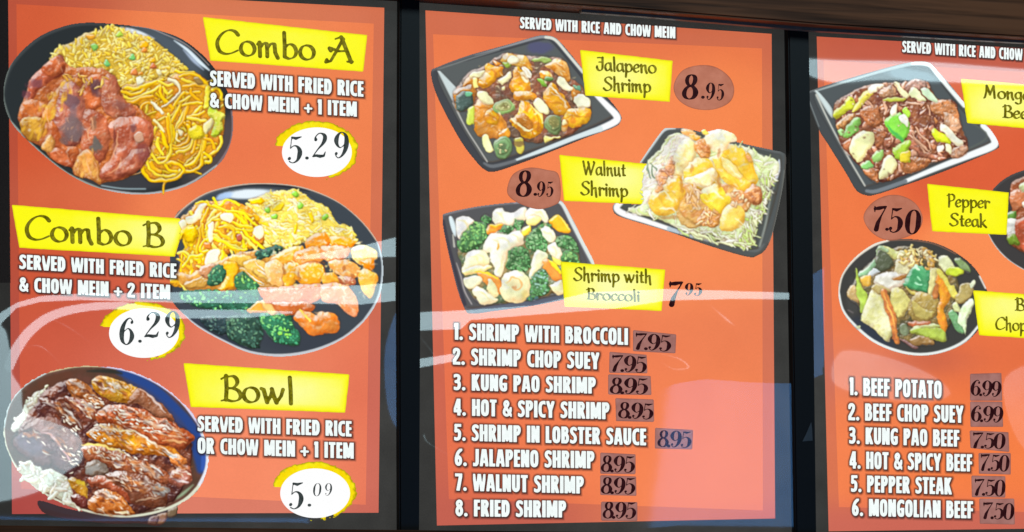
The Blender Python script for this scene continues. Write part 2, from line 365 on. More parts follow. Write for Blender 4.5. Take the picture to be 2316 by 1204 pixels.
# ---- plate of Combo B -----------------------------------------------------
def dish_combo_b():
    d = Pic('food_picture', 'fried rice, noodles, orange chicken and broccoli on a round black plate', 384, 406, 874, 814)
    d.Z(360, 390, 2.737)
    out = "90,290 160,210 280,130 430,85 600,65 800,75 950,110 1120,190 1260,310 1350,430 1385,560 1380,700 1345,810 1270,920 1140,1030 960,1110 760,1143 560,1120 380,1040 240,960 150,880 80,800 40,700 60,500"
    d.shape(out, (62, 68, 74), name='plate', w=9, nz=.0, dk=.8, hl=.15, sh=0)
    d.spot(300, 1000, 300, 110, (50, 56, 66), .8, ang=20, nz=.1).spot(900, 1040, 300, 90, (56, 60, 68), .8, nz=.1)
    d.line("90,290 160,215 280,135 430,90 600,70 800,79 950,114 1120,192 1260,312 1350,432", (212, 188, 168), 3.2, sh=0)
    d.line("430,100 600,82 800,92 930,120", (40, 42, 46), [2, 4, 5, 2], sh=0, f=2)
    d.line("1350,432 1380,560 1375,700 1340,810 1265,920", (196, 205, 210), [4, 5, 6.5, 7, 6], sh=0).line("1265,920 1140,1025 960,1102 760,1134 560,1112 380,1035 240,955 150,880", (200, 204, 208), [6, 6.5, 7, 7, 5.5, 5, 4.5, 3], sh=0)
    d.line("560,1126 760,1148 960,1116 1140,1040 1270,930", (90, 60, 56), 2, sh=0)
    d.spot(560, 135, 170, 32, (236, 246, 252), 1, ang=-3, nz=.1).spot(400, 150, 60, 24, (190, 214, 246), .9, ang=-20, nz=.2)
    rice = "560,180 640,140 740,110 800,115 850,105 950,165 1040,215 1090,290 1185,345 1210,400 1220,440 1100,440 1000,400 900,430 800,470 700,460 600,440 560,330 500,250"
    d.shape(rice, (240, 212, 90), name='rice*', w=14, nz=.4, ns=7, c2=(240, 215, 90))
    d.grains(rice, 300, [(255, 246, 150), (255, 250, 190), (250, 232, 110), (252, 240, 130), (246, 218, 90)], ln=13, wd=6, seed=13, ang=25, spread=55, sh=.22, dk=.7)
    nood = "130,290 200,210 260,180 340,180 420,170 500,190 580,240 620,330 640,430 560,480 440,500 380,560 340,640 300,690 200,700 100,710 40,670 110,620 120,560 110,500 180,460 130,380"
    d.shape(nood, (226, 160, 40), name='noodles*', w=10, nz=.5, ns=8, c2=(180, 104, 40))
    NC = [(255, 226, 40), (252, 212, 36), (255, 238, 100), (246, 190, 40)]
    q, r = d.region(nood, 75, 15)
    for x, y in q:
        A = r.uniform(.6, 2.4); B = A + r.uniform(-1., 1.); l = r.uniform(12, 24)
        d.shape([[x, y], [x + l * math.cos(A), y + l * math.sin(A)], [x + l * math.cos(A) + l * math.cos(B), y + l * math.sin(A) + l * math.sin(B)]], NC[r.randint(4)], lw=5.6, name='noodles*', nz=0, sh=.3, dk=.65, shw=3, full=True)
    d.Z(360, 400, 5.732)
    for i, t in enumerate(["700,280 760,380 860,310 960,330 1040,370", "480,350 560,330 640,380 760,400", "380,440 430,500 520,430 560,380", "640,420 560,560 520,700 500,900 490,1010", "700,380 860,430 1040,470 1200,600 1300,640", "860,440 1000,520 1140,640 1220,680", "720,440 640,560 620,700 640,860", "560,620 560,760 600,880 560,980", "800,590 900,640 1060,680 1220,690", "840,560 960,600 1080,640 1200,660", "700,760 820,820 940,880 1100,940", "720,700 840,760 960,830 1060,850", "580,820 700,800 860,850 980,930 1140,940", "580,840 540,920 560,990 640,960", "700,860 740,930 840,980", "760,660 860,640 960,700 940,800", "1000,700 1080,760 1110,900", "1090,680 1200,800 1340,930", "1060,720 1160,820 1260,960", "480,700 440,840 420,960", "360,640 380,780 420,900", "330,660 420,640 480,760", "240,1000 330,980 400,1040 420,1120", "230,1080 300,1120 400,1180", "300,1180 420,1060 560,1020", "600,680 640,600 760,560", "780,480 700,540 640,620", "640,1000 600,1080 640,1160", "840,960 820,1040 760,1120", "980,1060 1080,1100 1100,1180", "900,1080 1010,1150 1000,1204"]):
        d.line(t, NC[i % 4], 6.4, name='noodles*', sh=.4, shw=3.5, dk=.65)
    d.shape("290,680 380,640 470,660 480,760 420,870 350,850 300,790 250,830", (250, 196, 24), name='noodles*', w=8, nz=.5)
    for p in ["330,520 420,500 480,420 560,360 620,370 560,440 520,540 430,600 340,600", "780,500 860,465 940,480 950,560 900,600 800,560", "1220,700 1290,620 1340,660 1340,760 1280,800 1230,760", "650,960 740,940 800,970 780,1060 700,1140 600,1180 590,1080", "650,620 710,600 700,700 700,820 650,830 630,700", "240,600 320,560 340,640 280,690"]:
        d.shape(p, (255, 250, 205), name='egg_piece', w=6, nz=.2, dk=.75)
    d.shape("990,760 1060,740 1080,800 1010,830", (176, 84, 62), name='carrot_piece', w=4).shape("1200,480 1280,500 1300,560 1240,570", (240, 170, 30), name='carrot_piece', w=4).shape("1180,290 1300,270 1350,320 1300,360 1200,350", (252, 186, 20), name='carrot_piece', w=5)
    d.shape("590,860 660,850 680,920 610,930", (206, 120, 50), name='carrot_piece', w=4)
    for x, y in [(1420, 420), (1520, 520)]: d.shape([[x + 36 * math.cos(t), y + 36 * math.sin(t)] for t in np.linspace(0, 5.4, 7)], (160, 206, 70), name='pea', w=5)
    d.Z(600, 400, 5.732)
    for x, y in [(395, 240), (460, 380), (765, 535), (130, 520), (30, 420)]: d.shape([[x + 44 * math.cos(t), y + 44 * math.sin(t)] for t in np.linspace(0, 5.4, 7)], (132, 196, 62), name='pea', w=6, nz=.2, sh=.3)
    for p in ["110,390 170,320 240,350 220,420 140,440", "370,620 420,640 400,740 370,730", "560,480 600,470 640,560 590,590"]: d.shape(p, (250, 206, 40), name='carrot_piece', w=5, sh=.3)
    # broccoli, cabbage, chicken
    d.Z(360, 390, 2.737)
    d.shape("100,640 200,620 340,560 500,500 700,490 800,640 780,720 640,760 540,700 420,760 200,740", (170, 110, 44), name='sauce*', w=8, nz=.6, c2=(210, 150, 70))
    for p, c in [("440,520 520,510 560,520 600,560 560,600 500,580 450,570", (216, 168, 66)), ("520,560 620,540 700,600 760,680 700,690 620,640 560,620", (232, 186, 92)), ("480,600 560,600 640,690 600,700 520,650", (214, 160, 60)), ("240,600 320,560 380,600 320,660 250,640", (186, 128, 88)), ("150,680 260,650 320,680 280,720 160,720", (176, 130, 60))]:
        d.shape(p, c, name='cabbage_leaf', w=6, nz=.5, ns=8, hl=.9)
    for p in ["545,615 600,660 650,690", "600,560 660,620 740,660", "610,600 680,650 730,675", "560,640 600,690 650,700"]: d.line(p, (255, 246, 220), [1.5, 3.5, 1.5], sh=.3, f=1.5)
    d.floret("300,640 340,570 400,580 420,640 380,690 310,710", (64, 128, 92), 26, 3)
    d.shape("400,560 470,560 490,600 470,660 480,700 440,730 360,730 420,650", (250, 176, 40), name='carrot_slice', w=8, nz=.3, c2=(232, 150, 30))
    d.floret("470,640 530,620 590,670 620,720 600,800 520,790 470,700", (74, 148, 96), 36, 5, lite=(150, 220, 110))
    d.floret("590,510 640,470 720,450 770,460 720,500 660,540 610,540", (70, 120, 100), 24, 6, lite=(110, 170, 130))
    d.floret("120,740 250,730 420,740 560,760 620,830 560,880 420,860 260,840 150,800", (52, 112, 84), 90, 7, lite=(120, 200, 110))
    d.floret("250,900 420,890 440,960 420,1010 330,990", (46, 66, 70), 30, 9, lite=(80, 110, 100))
    d.floret("420,900 560,880 630,930 640,1000 610,1080 560,1090 470,1050 420,1010", (54, 88, 74), 90, 8, lite=(92, 134, 104))
    d.floret("620,880 700,860 800,870 830,950 870,1000 860,1070 790,1070 700,1040 640,960", (58, 136, 94), 100, 10, lite=(124, 206, 120))
    d.dots("740,960 800,980 830,1020 790,1040 740,1010", 16, [(150, 235, 90), (120, 220, 100)], r0=2.6, seed=5)
    d.shape("540,850 600,800 680,810 700,860 620,870 560,870", (240, 150, 60), name='carrot_slice', w=6).shape("620,800 740,790 780,850 700,880", (224, 176, 104), name='cabbage_leaf', w=6)
    C = lambda p, c, **k: d.shape(p, c, name='chicken_piece', **dict(dict(w=11, nz=.5, ns=14, c2=tuple(np.array(c) * np.array([1., .86, .7])), c2s=12, hl=.9, dk=.62), **k))
    C("900,420 960,380 1040,390 1060,450 1000,490 920,480", (232, 150, 50)); C("1060,410 1140,400 1210,430 1180,470 1080,470", (240, 164, 40))
    C("700,540 760,480 880,450 900,500 840,560 760,600 680,590", (240, 180, 70)); C("830,520 900,470 980,470 1030,520 960,570 860,580", (226, 142, 66))
    C("1000,470 1100,460 1170,470 1160,530 1060,560 1010,530", (226, 152, 100)); C("1180,480 1240,450 1320,470 1352,510 1330,560 1250,580 1200,540", (255, 222, 140), w=13)
    C("1240,550 1330,540 1330,590 1280,610", (226, 140, 40)); C("660,570 740,550 780,620 760,700 690,680 650,620", (246, 206, 140))
    C("770,590 850,560 870,620 820,710 770,700", (250, 188, 60)); C("850,580 960,560 1020,590 1010,670 940,700 860,680", (238, 172, 56))
    C("1040,560 1140,540 1230,580 1230,640 1160,660 1080,620", (240, 186, 116)); C("1010,630 1090,630 1110,690 1020,700", (244, 180, 70)); C("1100,650 1200,650 1210,700 1120,700", (160, 100, 76))
    C("1230,620 1280,600 1350,640 1340,710 1300,780 1250,720", (248, 190, 84)); C("620,720 800,700 1000,690 1020,760 900,820 700,820 640,780", (206, 120, 76)); C("1000,700 1120,690 1180,720 1230,800 1220,890 1150,870 1100,820 1010,800", (222, 150, 110))
    C("700,810 860,800 960,830 900,880 760,880", (176, 100, 60))
    C("830,900 880,850 960,880 1000,860 1090,880 1120,940 1100,990 1020,1005 940,1010 880,960", (218, 132, 62), w=16, ns=18)
    d.line("870,850 900,880 930,920", (255, 200, 90), 5, sh=.2)
    d.gloss('700,440 1200,400 1350,520 1340,700 1200,860 1000,800 660,700', 90, (255, 240, 200), ang=20, spread=50, ln=16, wd=6, a=.7, seed=3, f=3)
    d.gloss('840,880 1100,870 1110,960 900,1000', 14, (250, 200, 150), ang=20, spread=30, ln=22, wd=6, a=.6, seed=4, f=3)
    d.dots("700,420 1200,440 1340,600 1200,700 700,700", 70, [(255, 236, 170), (255, 222, 140)], r0=2, seed=6, a=.75, sh=.1)
    for x, y, a, b in [(770, 610, 10, 30), (1020, 610, 8, 40), (860, 640, 8, 40), (1150, 600, 12, 20), (1200, 640, 14, 16), (940, 830, 30, 14), (960, 560, 60, 10)]: d.spot(x, y, a, b, (140, 74, 40), .6, nz=.6)
    return d.finish(lift=.72, gain=1.07, sat=1.32, amt=.8)
DISHES.append(dish_combo_b)

# ---- rice bowl ------------------------------------------------------------
def dish_bowl():
    d = Pic('food_picture', 'glazed teriyaki chicken with white rice in a blue rimmed bowl', 2, 820, 476, 1192)
    d.Z(0, 780, 2.84)
    d.shape("250,1000 470,1060 800,1100 1060,1060 1150,1020 1080,1110 1020,1165 900,1150 700,1150 420,1120 280,1080", (62, 50, 54), name='bowl_shadow', w=20, nz=0, sh=0, dk=1, hl=0)
    for p, c in [("1080,1060 1140,1040 1130,1100 1080,1110", (120, 100, 76)), ("1000,1100 1070,1080 1060,1140 1010,1150", (150, 110, 84)), ("960,1110 1020,1100 1000,1160 950,1150", (110, 76, 66))]: d.shape(p, c, name='bowl_shadow*', w=5, nz=.6, sh=0)
    out = "22,540 60,380 160,260 300,180 480,140 650,138 820,165 1000,240 1160,360 1280,510 1335,680 1330,800 1280,920 1180,1010 1020,1080 820,1112 620,1090 420,1030 240,930 110,800 40,660"
    d.shape(out, (84, 62, 50), name='bowl', w=10, nz=.3, sh=0, dk=.9, hl=.1, c2=(100, 66, 56), c2s=30)
    d.line("760,175 860,215 1000,300 1120,420 1220,540 1280,680 1290,800", (46, 72, 132), [12, 22, 26, 30, 34, 36, 20], sh=0, f=8)
    d.line("800,220 960,320 1090,450 1180,560 1220,640", (60, 70, 110), [4, 14, 22, 22, 10], sh=0, f=8).line("1280,560 1310,680 1300,800", (60, 92, 170), [4, 14, 8], sh=0, f=4)
    d.line("560,170 700,170 780,185", (50, 50, 44), [3, 10, 4], sh=0, f=5)
    d.line("22,540 60,380 160,260 300,180", (205, 222, 222), [5, 5, 5, 4], sh=0).line("300,180 480,142 650,140", (214, 200, 160), 3.6, sh=0).line("650,140 820,168 1000,243 1160,362 1275,510", (222, 216, 240), [3, 5, 5.5, 6, 6], sh=0)
    d.line("1275,510 1328,680 1324,800 1272,915", (236, 238, 246), [7, 8, 8, 8], sh=0, f=2).line("1272,915 1180,1000 1020,1070 820,1102 620,1082 420,1022 240,925 110,795 40,660 22,540", (222, 226, 205), [8, 7, 6, 5.5, 5, 4.5, 5, 5, 5, 5], sh=0)
    d.line("1240,900 1170,960 1080,1020", (150, 170, 140), [2, 7, 2], sh=0, f=4)
    d.spot(1060, 900, 70, 90, (76, 84, 70), .9).spot(360, 230, 150, 40, (98, 62, 48), .8, ang=-20)
    wr = "150,760 210,740 270,800 350,800 440,850 560,900 560,1040 460,1040 380,990 260,930 160,860 110,790"
    W = [(232, 240, 222), (222, 236, 220), (240, 246, 232), (214, 226, 200)]
    d.shape(wr, (206, 216, 194), name='rice*', w=12, nz=.6, ns=9, dk=.6); d.grains(wr, 60, W, ln=20, wd=11, seed=4, dk=.7, sh=.25)
    wr2 = "100,480 140,420 190,350 230,300 320,300 320,340 240,370 220,440 160,520 90,550"
    d.shape(wr2, (214, 222, 206), name='rice*', w=9, nz=.5, dk=.6); d.grains(wr2, 34, W, ln=18, wd=10, seed=5, dk=.7, sh=.3)
    d.shape("285,265 310,258 318,275 295,285", (230, 240, 200), name='rice*', w=4).shape("65,530 100,490 150,495 140,540 90,560", (232, 240, 224), name='rice*', w=8)
    C = lambda p, c, **k: d.shape(p, c, name='chicken_piece', **dict(dict(w=12, nz=.7, ns=10, c2=tuple(np.array(c) * np.array([.85, .72, .6])), c2s=11, hl=1.1, dk=.45), **k))
    d.shape("250,350 430,225 600,260 880,280 1100,480 1230,600 1200,860 1060,1040 700,1090 480,1000 430,850 160,720 100,600", (112, 58, 40), name='sauce*', w=10, nz=.9, ns=12, c2=(70, 38, 36), c2s=18)
    C("80,640 110,580 200,560 330,620 440,700 500,790 420,840 320,790 240,770 140,700", (104, 66, 66), w=12, hl=.4); C("150,540 240,470 360,480 430,540 520,620 510,700 440,690 330,610 220,560", (134, 92, 84), w=12, hl=.5); C("300,640 400,680 480,760 470,830 400,820 330,760", (96, 60, 62), w=10, hl=.4)
    d.line("270,560 340,600 420,700 480,780", (196, 150, 150), [2, 7, 5, 2], sh=.2, f=4); d.spot(200, 650, 110, 60, (86, 76, 92), .7, ang=30)
    C("430,230 480,215 560,260 640,360 660,410 600,400 520,350 440,300", (170, 108, 60)); C("590,230 650,200 760,230 880,270 880,330 820,370 720,360 640,320 590,280", (214, 160, 50), w=14)
    C("880,280 960,320 1060,400 1120,490 1040,480 960,440 880,370 820,370", (160, 110, 84), w=16, hl=.6); C("410,340 480,330 580,380 640,460 560,500 480,430", (152, 92, 78)); C("250,350 330,350 420,400 520,500 530,540 440,520 350,430", (124, 84, 76), w=10)
    C("560,580 620,520 720,500 900,560 1060,620 1160,710 1120,730 980,710 860,700 760,670 640,640", (226, 146, 46), w=18, ns=11)
    C("620,440 700,385 840,390 980,450 1120,510 1250,590 1190,660 1080,660 960,620 860,570 740,510 640,500", (200, 104, 62), w=18, ns=11)
    C("530,660 620,640 760,680 900,740 1060,810 1100,870 1040,900 900,850 740,800 600,760 540,720", (170, 98, 66), w=15); C("1080,720 1140,700 1200,740 1170,790 1110,780", (222, 136, 70)); C("1100,820 1180,770 1225,800 1228,880 1160,900 1090,880", (190, 120, 104), w=12)
    C("540,780 600,740 680,780 700,830 640,850 560,830", (130, 116, 104), hl=.9); C("560,850 680,850 800,900 900,960 880,1010 780,980 660,920 580,910", (176, 92, 64), w=14)
    C("680,850 780,800 900,840 1040,890 1080,930 1060,1040 960,1050 860,1010 820,950", (132, 82, 62), w=18); C("440,870 500,860 560,930 560,990 500,970", (196, 146, 50)); C("450,970 520,960 570,1010 560,1050 480,1020", (104, 52, 48))
    C("580,990 640,930 760,960 840,1040 860,1090 740,1095 620,1080 570,1040", (196, 116, 52), w=16)
    for x, y, a, b, c, al, g in [(1020, 930, 60, 36, (160, 172, 172), .85, 20), (590, 800, 50, 26, (150, 150, 146), .8, 0), (740, 270, 60, 16, (210, 205, 195), .8, 25), (560, 400, 44, 24, (196, 205, 200), .85, 35), (1080, 700, 60, 12, (170, 180, 186), .8, 25), (960, 820, 70, 22, (190, 186, 180), .7, 25), (690, 960, 40, 16, (180, 170, 160), .8, 30), (760, 760, 26, 14, (180, 186, 200), .7, 20), (500, 260, 50, 14, (190, 176, 170), .7, 30), (800, 300, 40, 24, (236, 190, 40), .6, 0), (830, 620, 80, 30, (244, 178, 30), .7, 0), (520, 890, 40, 14, (226, 200, 60), .7, 30)]: d.spot(x, y, a, b, c, al, g, nz=1.)
    S = [(255, 252, 236), (250, 240, 215), (255, 246, 225)]
    for p, n, sd in [("720,410 860,400 980,460 1080,500 1100,560 940,560 820,520 730,470", 44, 1), ("560,500 700,510 820,560 780,640 680,640 580,590", 30, 2), ("540,660 700,650 900,720 1000,780 900,820 700,740 560,720", 44, 3), ("500,360 620,390 650,450 560,470", 14, 4), ("400,460 500,480 520,560 460,600 420,540", 14, 5), ("420,640 500,620 520,760 460,830 440,720", 14, 6), ("600,220 700,230 760,300 640,290", 10, 7), ("740,830 860,860 960,900 860,920 760,890", 20, 8), ("540,300 650,340 660,400 580,380", 12, 9)]:
        d.grains(p, n, S, ln=7, wd=4, seed=sd, name='sesame_seeds*', ang=25, spread=30, sh=.35)
    for p, c in [("900,490 1000,510 1100,540 1180,570", (255, 246, 232)), ("820,540 900,580 1000,640 1120,710", (255, 240, 214)), ("640,520 740,540 860,560", (255, 236, 170)), ("530,650 620,645 700,660 800,700", (250, 220, 120)), ("960,780 1000,800 1050,840", (235, 238, 236)), ("280,370 330,390 360,410", (200, 190, 186)), ("400,410 450,440 500,500 520,530", (236, 232, 224)), ("1110,860 1170,870 1210,880", (240, 226, 226)), ("900,290 990,350 1060,440", (222, 200, 190)), ("660,960 720,970 760,1000", (220, 210, 200)), ("740,1080 790,1075 830,1085", (240, 226, 180)), ("1000,560 1100,590 1180,600", (245, 205, 170)), ("1040,610 1120,620 1200,630", (238, 180, 120)), ("660,900 760,860 860,870", (226, 196, 180)), ("880,1000 960,990 1040,980", (190, 150, 120))]:
        d.line(p, c, [2, 6, 5, 2], sh=.25, f=2.5, a=.9)
    for p, n, a_, sd in [("600,540 760,520 980,600 1140,700 1000,700 760,650", 40, 25, 1), ("640,420 840,400 1100,520 1230,600 1080,640 860,560 640,480", 60, 24, 2), ("540,680 760,690 1060,820 1040,880 740,780", 50, 25, 3), ("690,860 880,850 1060,920 1040,980 800,930", 40, 25, 4), ("600,940 760,970 850,1080 640,1080", 30, 30, 5), ("430,230 600,300 650,400 480,340", 26, 35, 6), ("600,210 860,280 860,330 640,300", 26, 25, 7), ("410,350 600,400 620,480 440,420", 26, 35, 8), ("260,350 400,400 520,520 400,440", 22, 40, 9), ("1080,720 1220,780 1220,880 1100,860", 20, 20, 10), ("120,570 400,520 500,640 440,760 200,650", 24, 30, 11)]:
        d.gloss(p, int(n * .6), (255, 246, 226), ang=a_, spread=20, ln=22, wd=5, a=.85, seed=sd, f=1.8); d.gloss(p, int(n * .5), (226, 130, 60), ang=a_, spread=30, ln=26, wd=8, a=.5, seed=sd + 20, f=4); d.gloss(p, int(n * .4), (70, 30, 24), ang=a_, spread=20, ln=24, wd=5, a=.55, seed=sd + 40, f=3)
    return d.finish(lift=.86, gain=1.03, sat=1.12, amt=.8)
DISHES.append(dish_bowl)

def tray(d, out, inn, rimc=(70, 74, 76), inc=(74, 78, 78)):
    d.shape(out, rimc, name='tray', w=6, nz=0, sh=0, dk=.85, hl=.25)
    if inn: d.shape(inn, inc, w=5, nz=0, sh=.2, dk=.75, hl=.0)

# ---- jalapeno shrimp ------------------------------------------------------
def dish_jalapeno():
    d = Pic('food_picture', 'jalapeno shrimp on a square black tray', 968, 78, 1412, 394)
    d.Z(920, 0, 2.867)
    tray(d, "155,470 200,435 400,360 650,290 840,235 900,230 950,240 990,270 1060,350 1140,450 1260,590 1340,680 1388,750 1385,790 1340,830 1150,900 900,1000 700,1075 560,1118 500,1100 440,1040 350,920 250,740 180,590", "200,465 400,395 650,325 830,275 910,262 960,300 1060,420 1180,570 1280,680 1330,740 1320,765 1150,845 900,945 700,1010 530,1055 440,960 300,720", (66, 68, 72), (88, 92, 92))
    d.spot(860, 310, 90, 40, (84, 84, 120), .7, nz=.3)
    d.line("440,360 650,302 840,247 900,243", (150, 152, 156), [1, 4, 6, 6], sh=0, f=2).line("200,452 400,385 600,325", (130, 134, 132), [2, 3, 2], sh=0, f=2)
    d.line("900,243 960,260 1040,350 1140,470", (222, 224, 214), [7, 7, 7, 7], sh=0, f=1.5).line("1230,620 1300,690 1358,752 1350,790 1250,838", (255, 255, 255), [11, 14, 16, 16, 14], sh=0, f=2.6, dk=1)
    d.line("1250,838 1100,890 900,968 700,1042", (222, 234, 236), [14, 11, 10, 5], sh=0, f=1.5).line("700,1045 560,1080 500,1060", (110, 114, 118), [7, 8, 5], sh=0, f=2)
    d.shape("195,460 215,462 330,580 320,660 300,670", (206, 218, 218), w=4, nz=0, sh=.2, sm=False)
    d.line("300,670 380,830 450,940 520,1050", (186, 186, 180), [5, 3.5, 3.5, 3.5], sh=.2, f=1.3)
    sauce = "310,590 400,470 500,430 620,350 760,360 900,370 1020,390 1060,500 1130,560 1180,640 1190,760 1100,850 1000,900 850,930 700,900 600,880 470,880 430,800 400,700 310,680"
    d.shape(sauce, (126, 74, 52), name='sauce*', w=8, nz=.6, ns=12, c2=(90, 70, 56))
    d.Z(970, 80, 7.083)
    SH = lambda p, c=(222, 158, 40), **k: d.shape(p, c, name='shrimp', **dict(dict(w=13, nz=.4, ns=13, c2=(206, 126, 40), c2s=12, hl=1., dk=.55), **k))
    ON = lambda p, c=(246, 244, 186), **k: d.shape(p, c, name='onion_piece', **dict(dict(w=5, nz=.12, hl=.9, dk=.6), **k))
    G = lambda p, c=(110, 150, 80), **k: d.shape(p, c, name='pepper_slice', **dict(dict(w=6, nz=.3, hl=.7), **k))
    SH("1160,350 1260,290 1400,340 1500,320 1600,420 1640,560 1500,560 1300,480 1180,440", (226, 176, 80)); SH("1040,420 1120,420 1180,470 1100,510", (200, 130, 80))
    SH("560,760 640,640 760,600 860,600 800,700 780,860 660,800 540,830", (206, 140, 60)); SH("780,800 800,690 880,600 900,480 960,450 1060,500 1180,540 1190,620 1100,690 1020,760 940,820 850,840")
    SH("400,880 560,820 680,780 740,860 760,960 700,1080 620,1200 440,1200 390,1000", (120, 84, 56), w=10); G("440,980 560,900 700,940 700,1060 620,1200 440,1190", (66, 84, 78), w=10)
    G("600,920 680,910 700,950 640,970", (170, 226, 176)); SH("1310,760 1330,640 1400,530 1500,620 1600,720 1640,900 1560,980 1400,960 1320,880", (230, 176, 36))
    ON("640,640 720,580 860,570 880,600 820,660 700,690"); ON("700,700 750,690 770,790 800,850 740,850 700,770", (244, 226, 130)); ON("1110,730 1200,660 1270,590 1300,620 1290,700 1200,800 1150,780")
    G("1190,430 1290,420 1330,490 1270,550 1210,520", (130, 160, 60)); ON("1260,380 1340,330 1420,380 1420,450 1340,480 1270,450", (255, 252, 214)); ON("1470,540 1530,520 1640,600 1640,700 1560,680 1480,600", (255, 254, 232)); ON("1460,640 1500,620 1620,740 1560,770 1470,700", (250, 244, 196)); ON("1180,840 1220,830 1240,880 1200,890", (240, 234, 160))
    d.line("1600,560 1640,600", (60, 50, 40), 2, sh=0)
    d.Z(920, 0, 2.867)
    SH("430,700 470,640 540,650 600,720 640,800 640,870 560,900 470,885 430,820", (196, 130, 60), w=16); SH("500,740 560,700 600,740 590,800 540,812 505,785", (228, 168, 36), w=8)
    SH("890,600 940,540 1000,600 1055,680 1050,740 1000,750 930,710 895,660", (224, 160, 44)); SH("900,430 960,390 1030,410 1055,470 1050,520 1000,510 960,470", (226, 172, 96)); SH("860,470 920,470 930,520 870,520", (238, 206, 80))
    SH("660,780 700,750 750,660 800,680 870,740 890,810 860,870 800,900 740,880 690,830", (234, 176, 28), w=16, hl=1); d.shape("700,760 760,740 820,830 790,850 730,820", (176, 106, 40), w=6, sh=.3, nz=.5); d.line("670,770 720,820 780,850 820,830", (255, 236, 180), [3, 7, 5, 3], sh=.2)
    d.line("800,680 860,740 885,800", (255, 232, 130), [2, 5, 2], sh=0, f=2)
    SH("1030,720 1090,700 1170,700 1195,750 1170,800 1100,830 1030,815", (236, 184, 44), hl=1); SH("1000,800 1040,790 1050,840 1010,850", (226, 180, 110), w=5); SH("700,600 800,590 840,640 760,660 700,650", (214, 150, 50)); SH("1060,560 1110,570 1120,640 1080,640", (196, 128, 60))
    SH("590,860 650,830 670,880 620,900", (206, 150, 50), w=6)
    G("850,370 920,370 945,400 900,410 860,400 800,385", (150, 176, 90), w=4); G("850,520 890,530 905,565 870,560", (124, 180, 60)); G("900,500 950,510 940,530 890,530", (84, 120, 60), w=4); G("1075,545 1115,560 1125,590 1090,580", (90, 140, 110), w=4)
    G("380,600 430,600 420,630 390,625", (110, 190, 140), w=3)
    # jalapeno rings
    for cx, cy, rx, ry, c in [(632, 695, 70, 48, (146, 190, 110)), (620, 955, 62, 78, (104, 140, 90)), (955, 805, 58, 66, (104, 126, 80))]:
        ring = [[cx + rx * math.cos(t), cy + ry * math.sin(t)] for t in np.linspace(0, 5.8, 12)]
        G(ring, c, w=6, nz=.1)
        ring = [[cx - 2 + rx * .72 * math.cos(t), cy - 4 + ry * .68 * math.sin(t)] for t in np.linspace(0, 5.8, 10)]
        d.shape(ring, (176, 186, 120) if c[0] > 140 else np.array(c) * 1.08, w=4, nz=.3, sh=.3, hl=.4)
        d.spot(cx - 3, cy - 3, rx * .42, ry * .36, (112, 104, 60) if c[0] > 140 else (70, 84, 58), .75, nz=.8, ang=20)
        d.dots([[cx + rx * .5 * math.cos(t), cy + ry * .5 * math.sin(t)] for t in np.linspace(0, 5.4, 7)], 7, [(206, 206, 140), (170, 176, 110), (226, 220, 160)], r0=1.7, seed=int(cx), a=.9, sh=.3)
    d.spot(955, 790, 30, 40, (130, 120, 66), .7)
    ON("455,600 500,590 560,650 560,675 500,665 455,635"); ON("400,700 435,690 430,760 415,810 385,800 390,730", (196, 214, 80)); ON("490,890 520,880 550,950 552,985 520,990 495,950", (240, 244, 170)); ON("690,900 740,890 760,960 740,1000 710,980", (206, 196, 80))
    ON("815,660 850,635 910,690 915,740 880,745 830,690", (238, 244, 190)); ON("975,520 1000,500 1065,560 1070,590 1030,590 980,550", (254, 250, 206)); ON("1090,630 1130,610 1185,640 1180,690 1120,695 1095,670", (255, 252, 214)); ON("895,880 940,890 985,875 990,890 940,905 900,935 890,910", (226, 220, 120)); ON("1018,785 1035,780 1042,805 1022,810", (255, 244, 180), w=3)
    for p in ["930,560 970,590 1000,640", "940,600 1010,640 1040,690", "720,470 780,510", "750,450 800,490", "560,450 600,440", "1060,730 1090,715 1110,740", "980,420 1010,430"]: d.line(p, (255, 240, 200), [1.5, 4, 1.5], sh=.3, f=1.5)
    for p in ["450,720 500,690 560,720", "450,780 520,750 600,790", "470,840 540,820 620,860", "910,620 970,610 1030,660", "930,670 990,660 1040,710", "1040,770 1100,750 1170,770", "700,790 720,850 780,880", "820,700 850,760 850,830", "960,420 1010,440 1040,490", "510,470 560,460 600,500", "700,500 760,500 800,540"]:
        d.line(p, (150, 82, 30), [1, 3.4, 1], sh=0, f=3, a=.6)
    d.gloss('430,420 1050,400 1180,760 800,880 450,860', 80, (255, 240, 190), ang=35, spread=60, ln=11, wd=3.6, a=.8, seed=2)
    for x, y, a, b in [(640, 600, 30, 20), (870, 600, 14, 40), (650, 760, 20, 20), (720, 930, 40, 20), (560, 580, 30, 16)]: d.spot(x, y, a, b, (92, 56, 48), .6)
    return d.finish(lift=.76, gain=1.04, sat=1.2, amt=.7)
DISHES.append(dish_jalapeno)

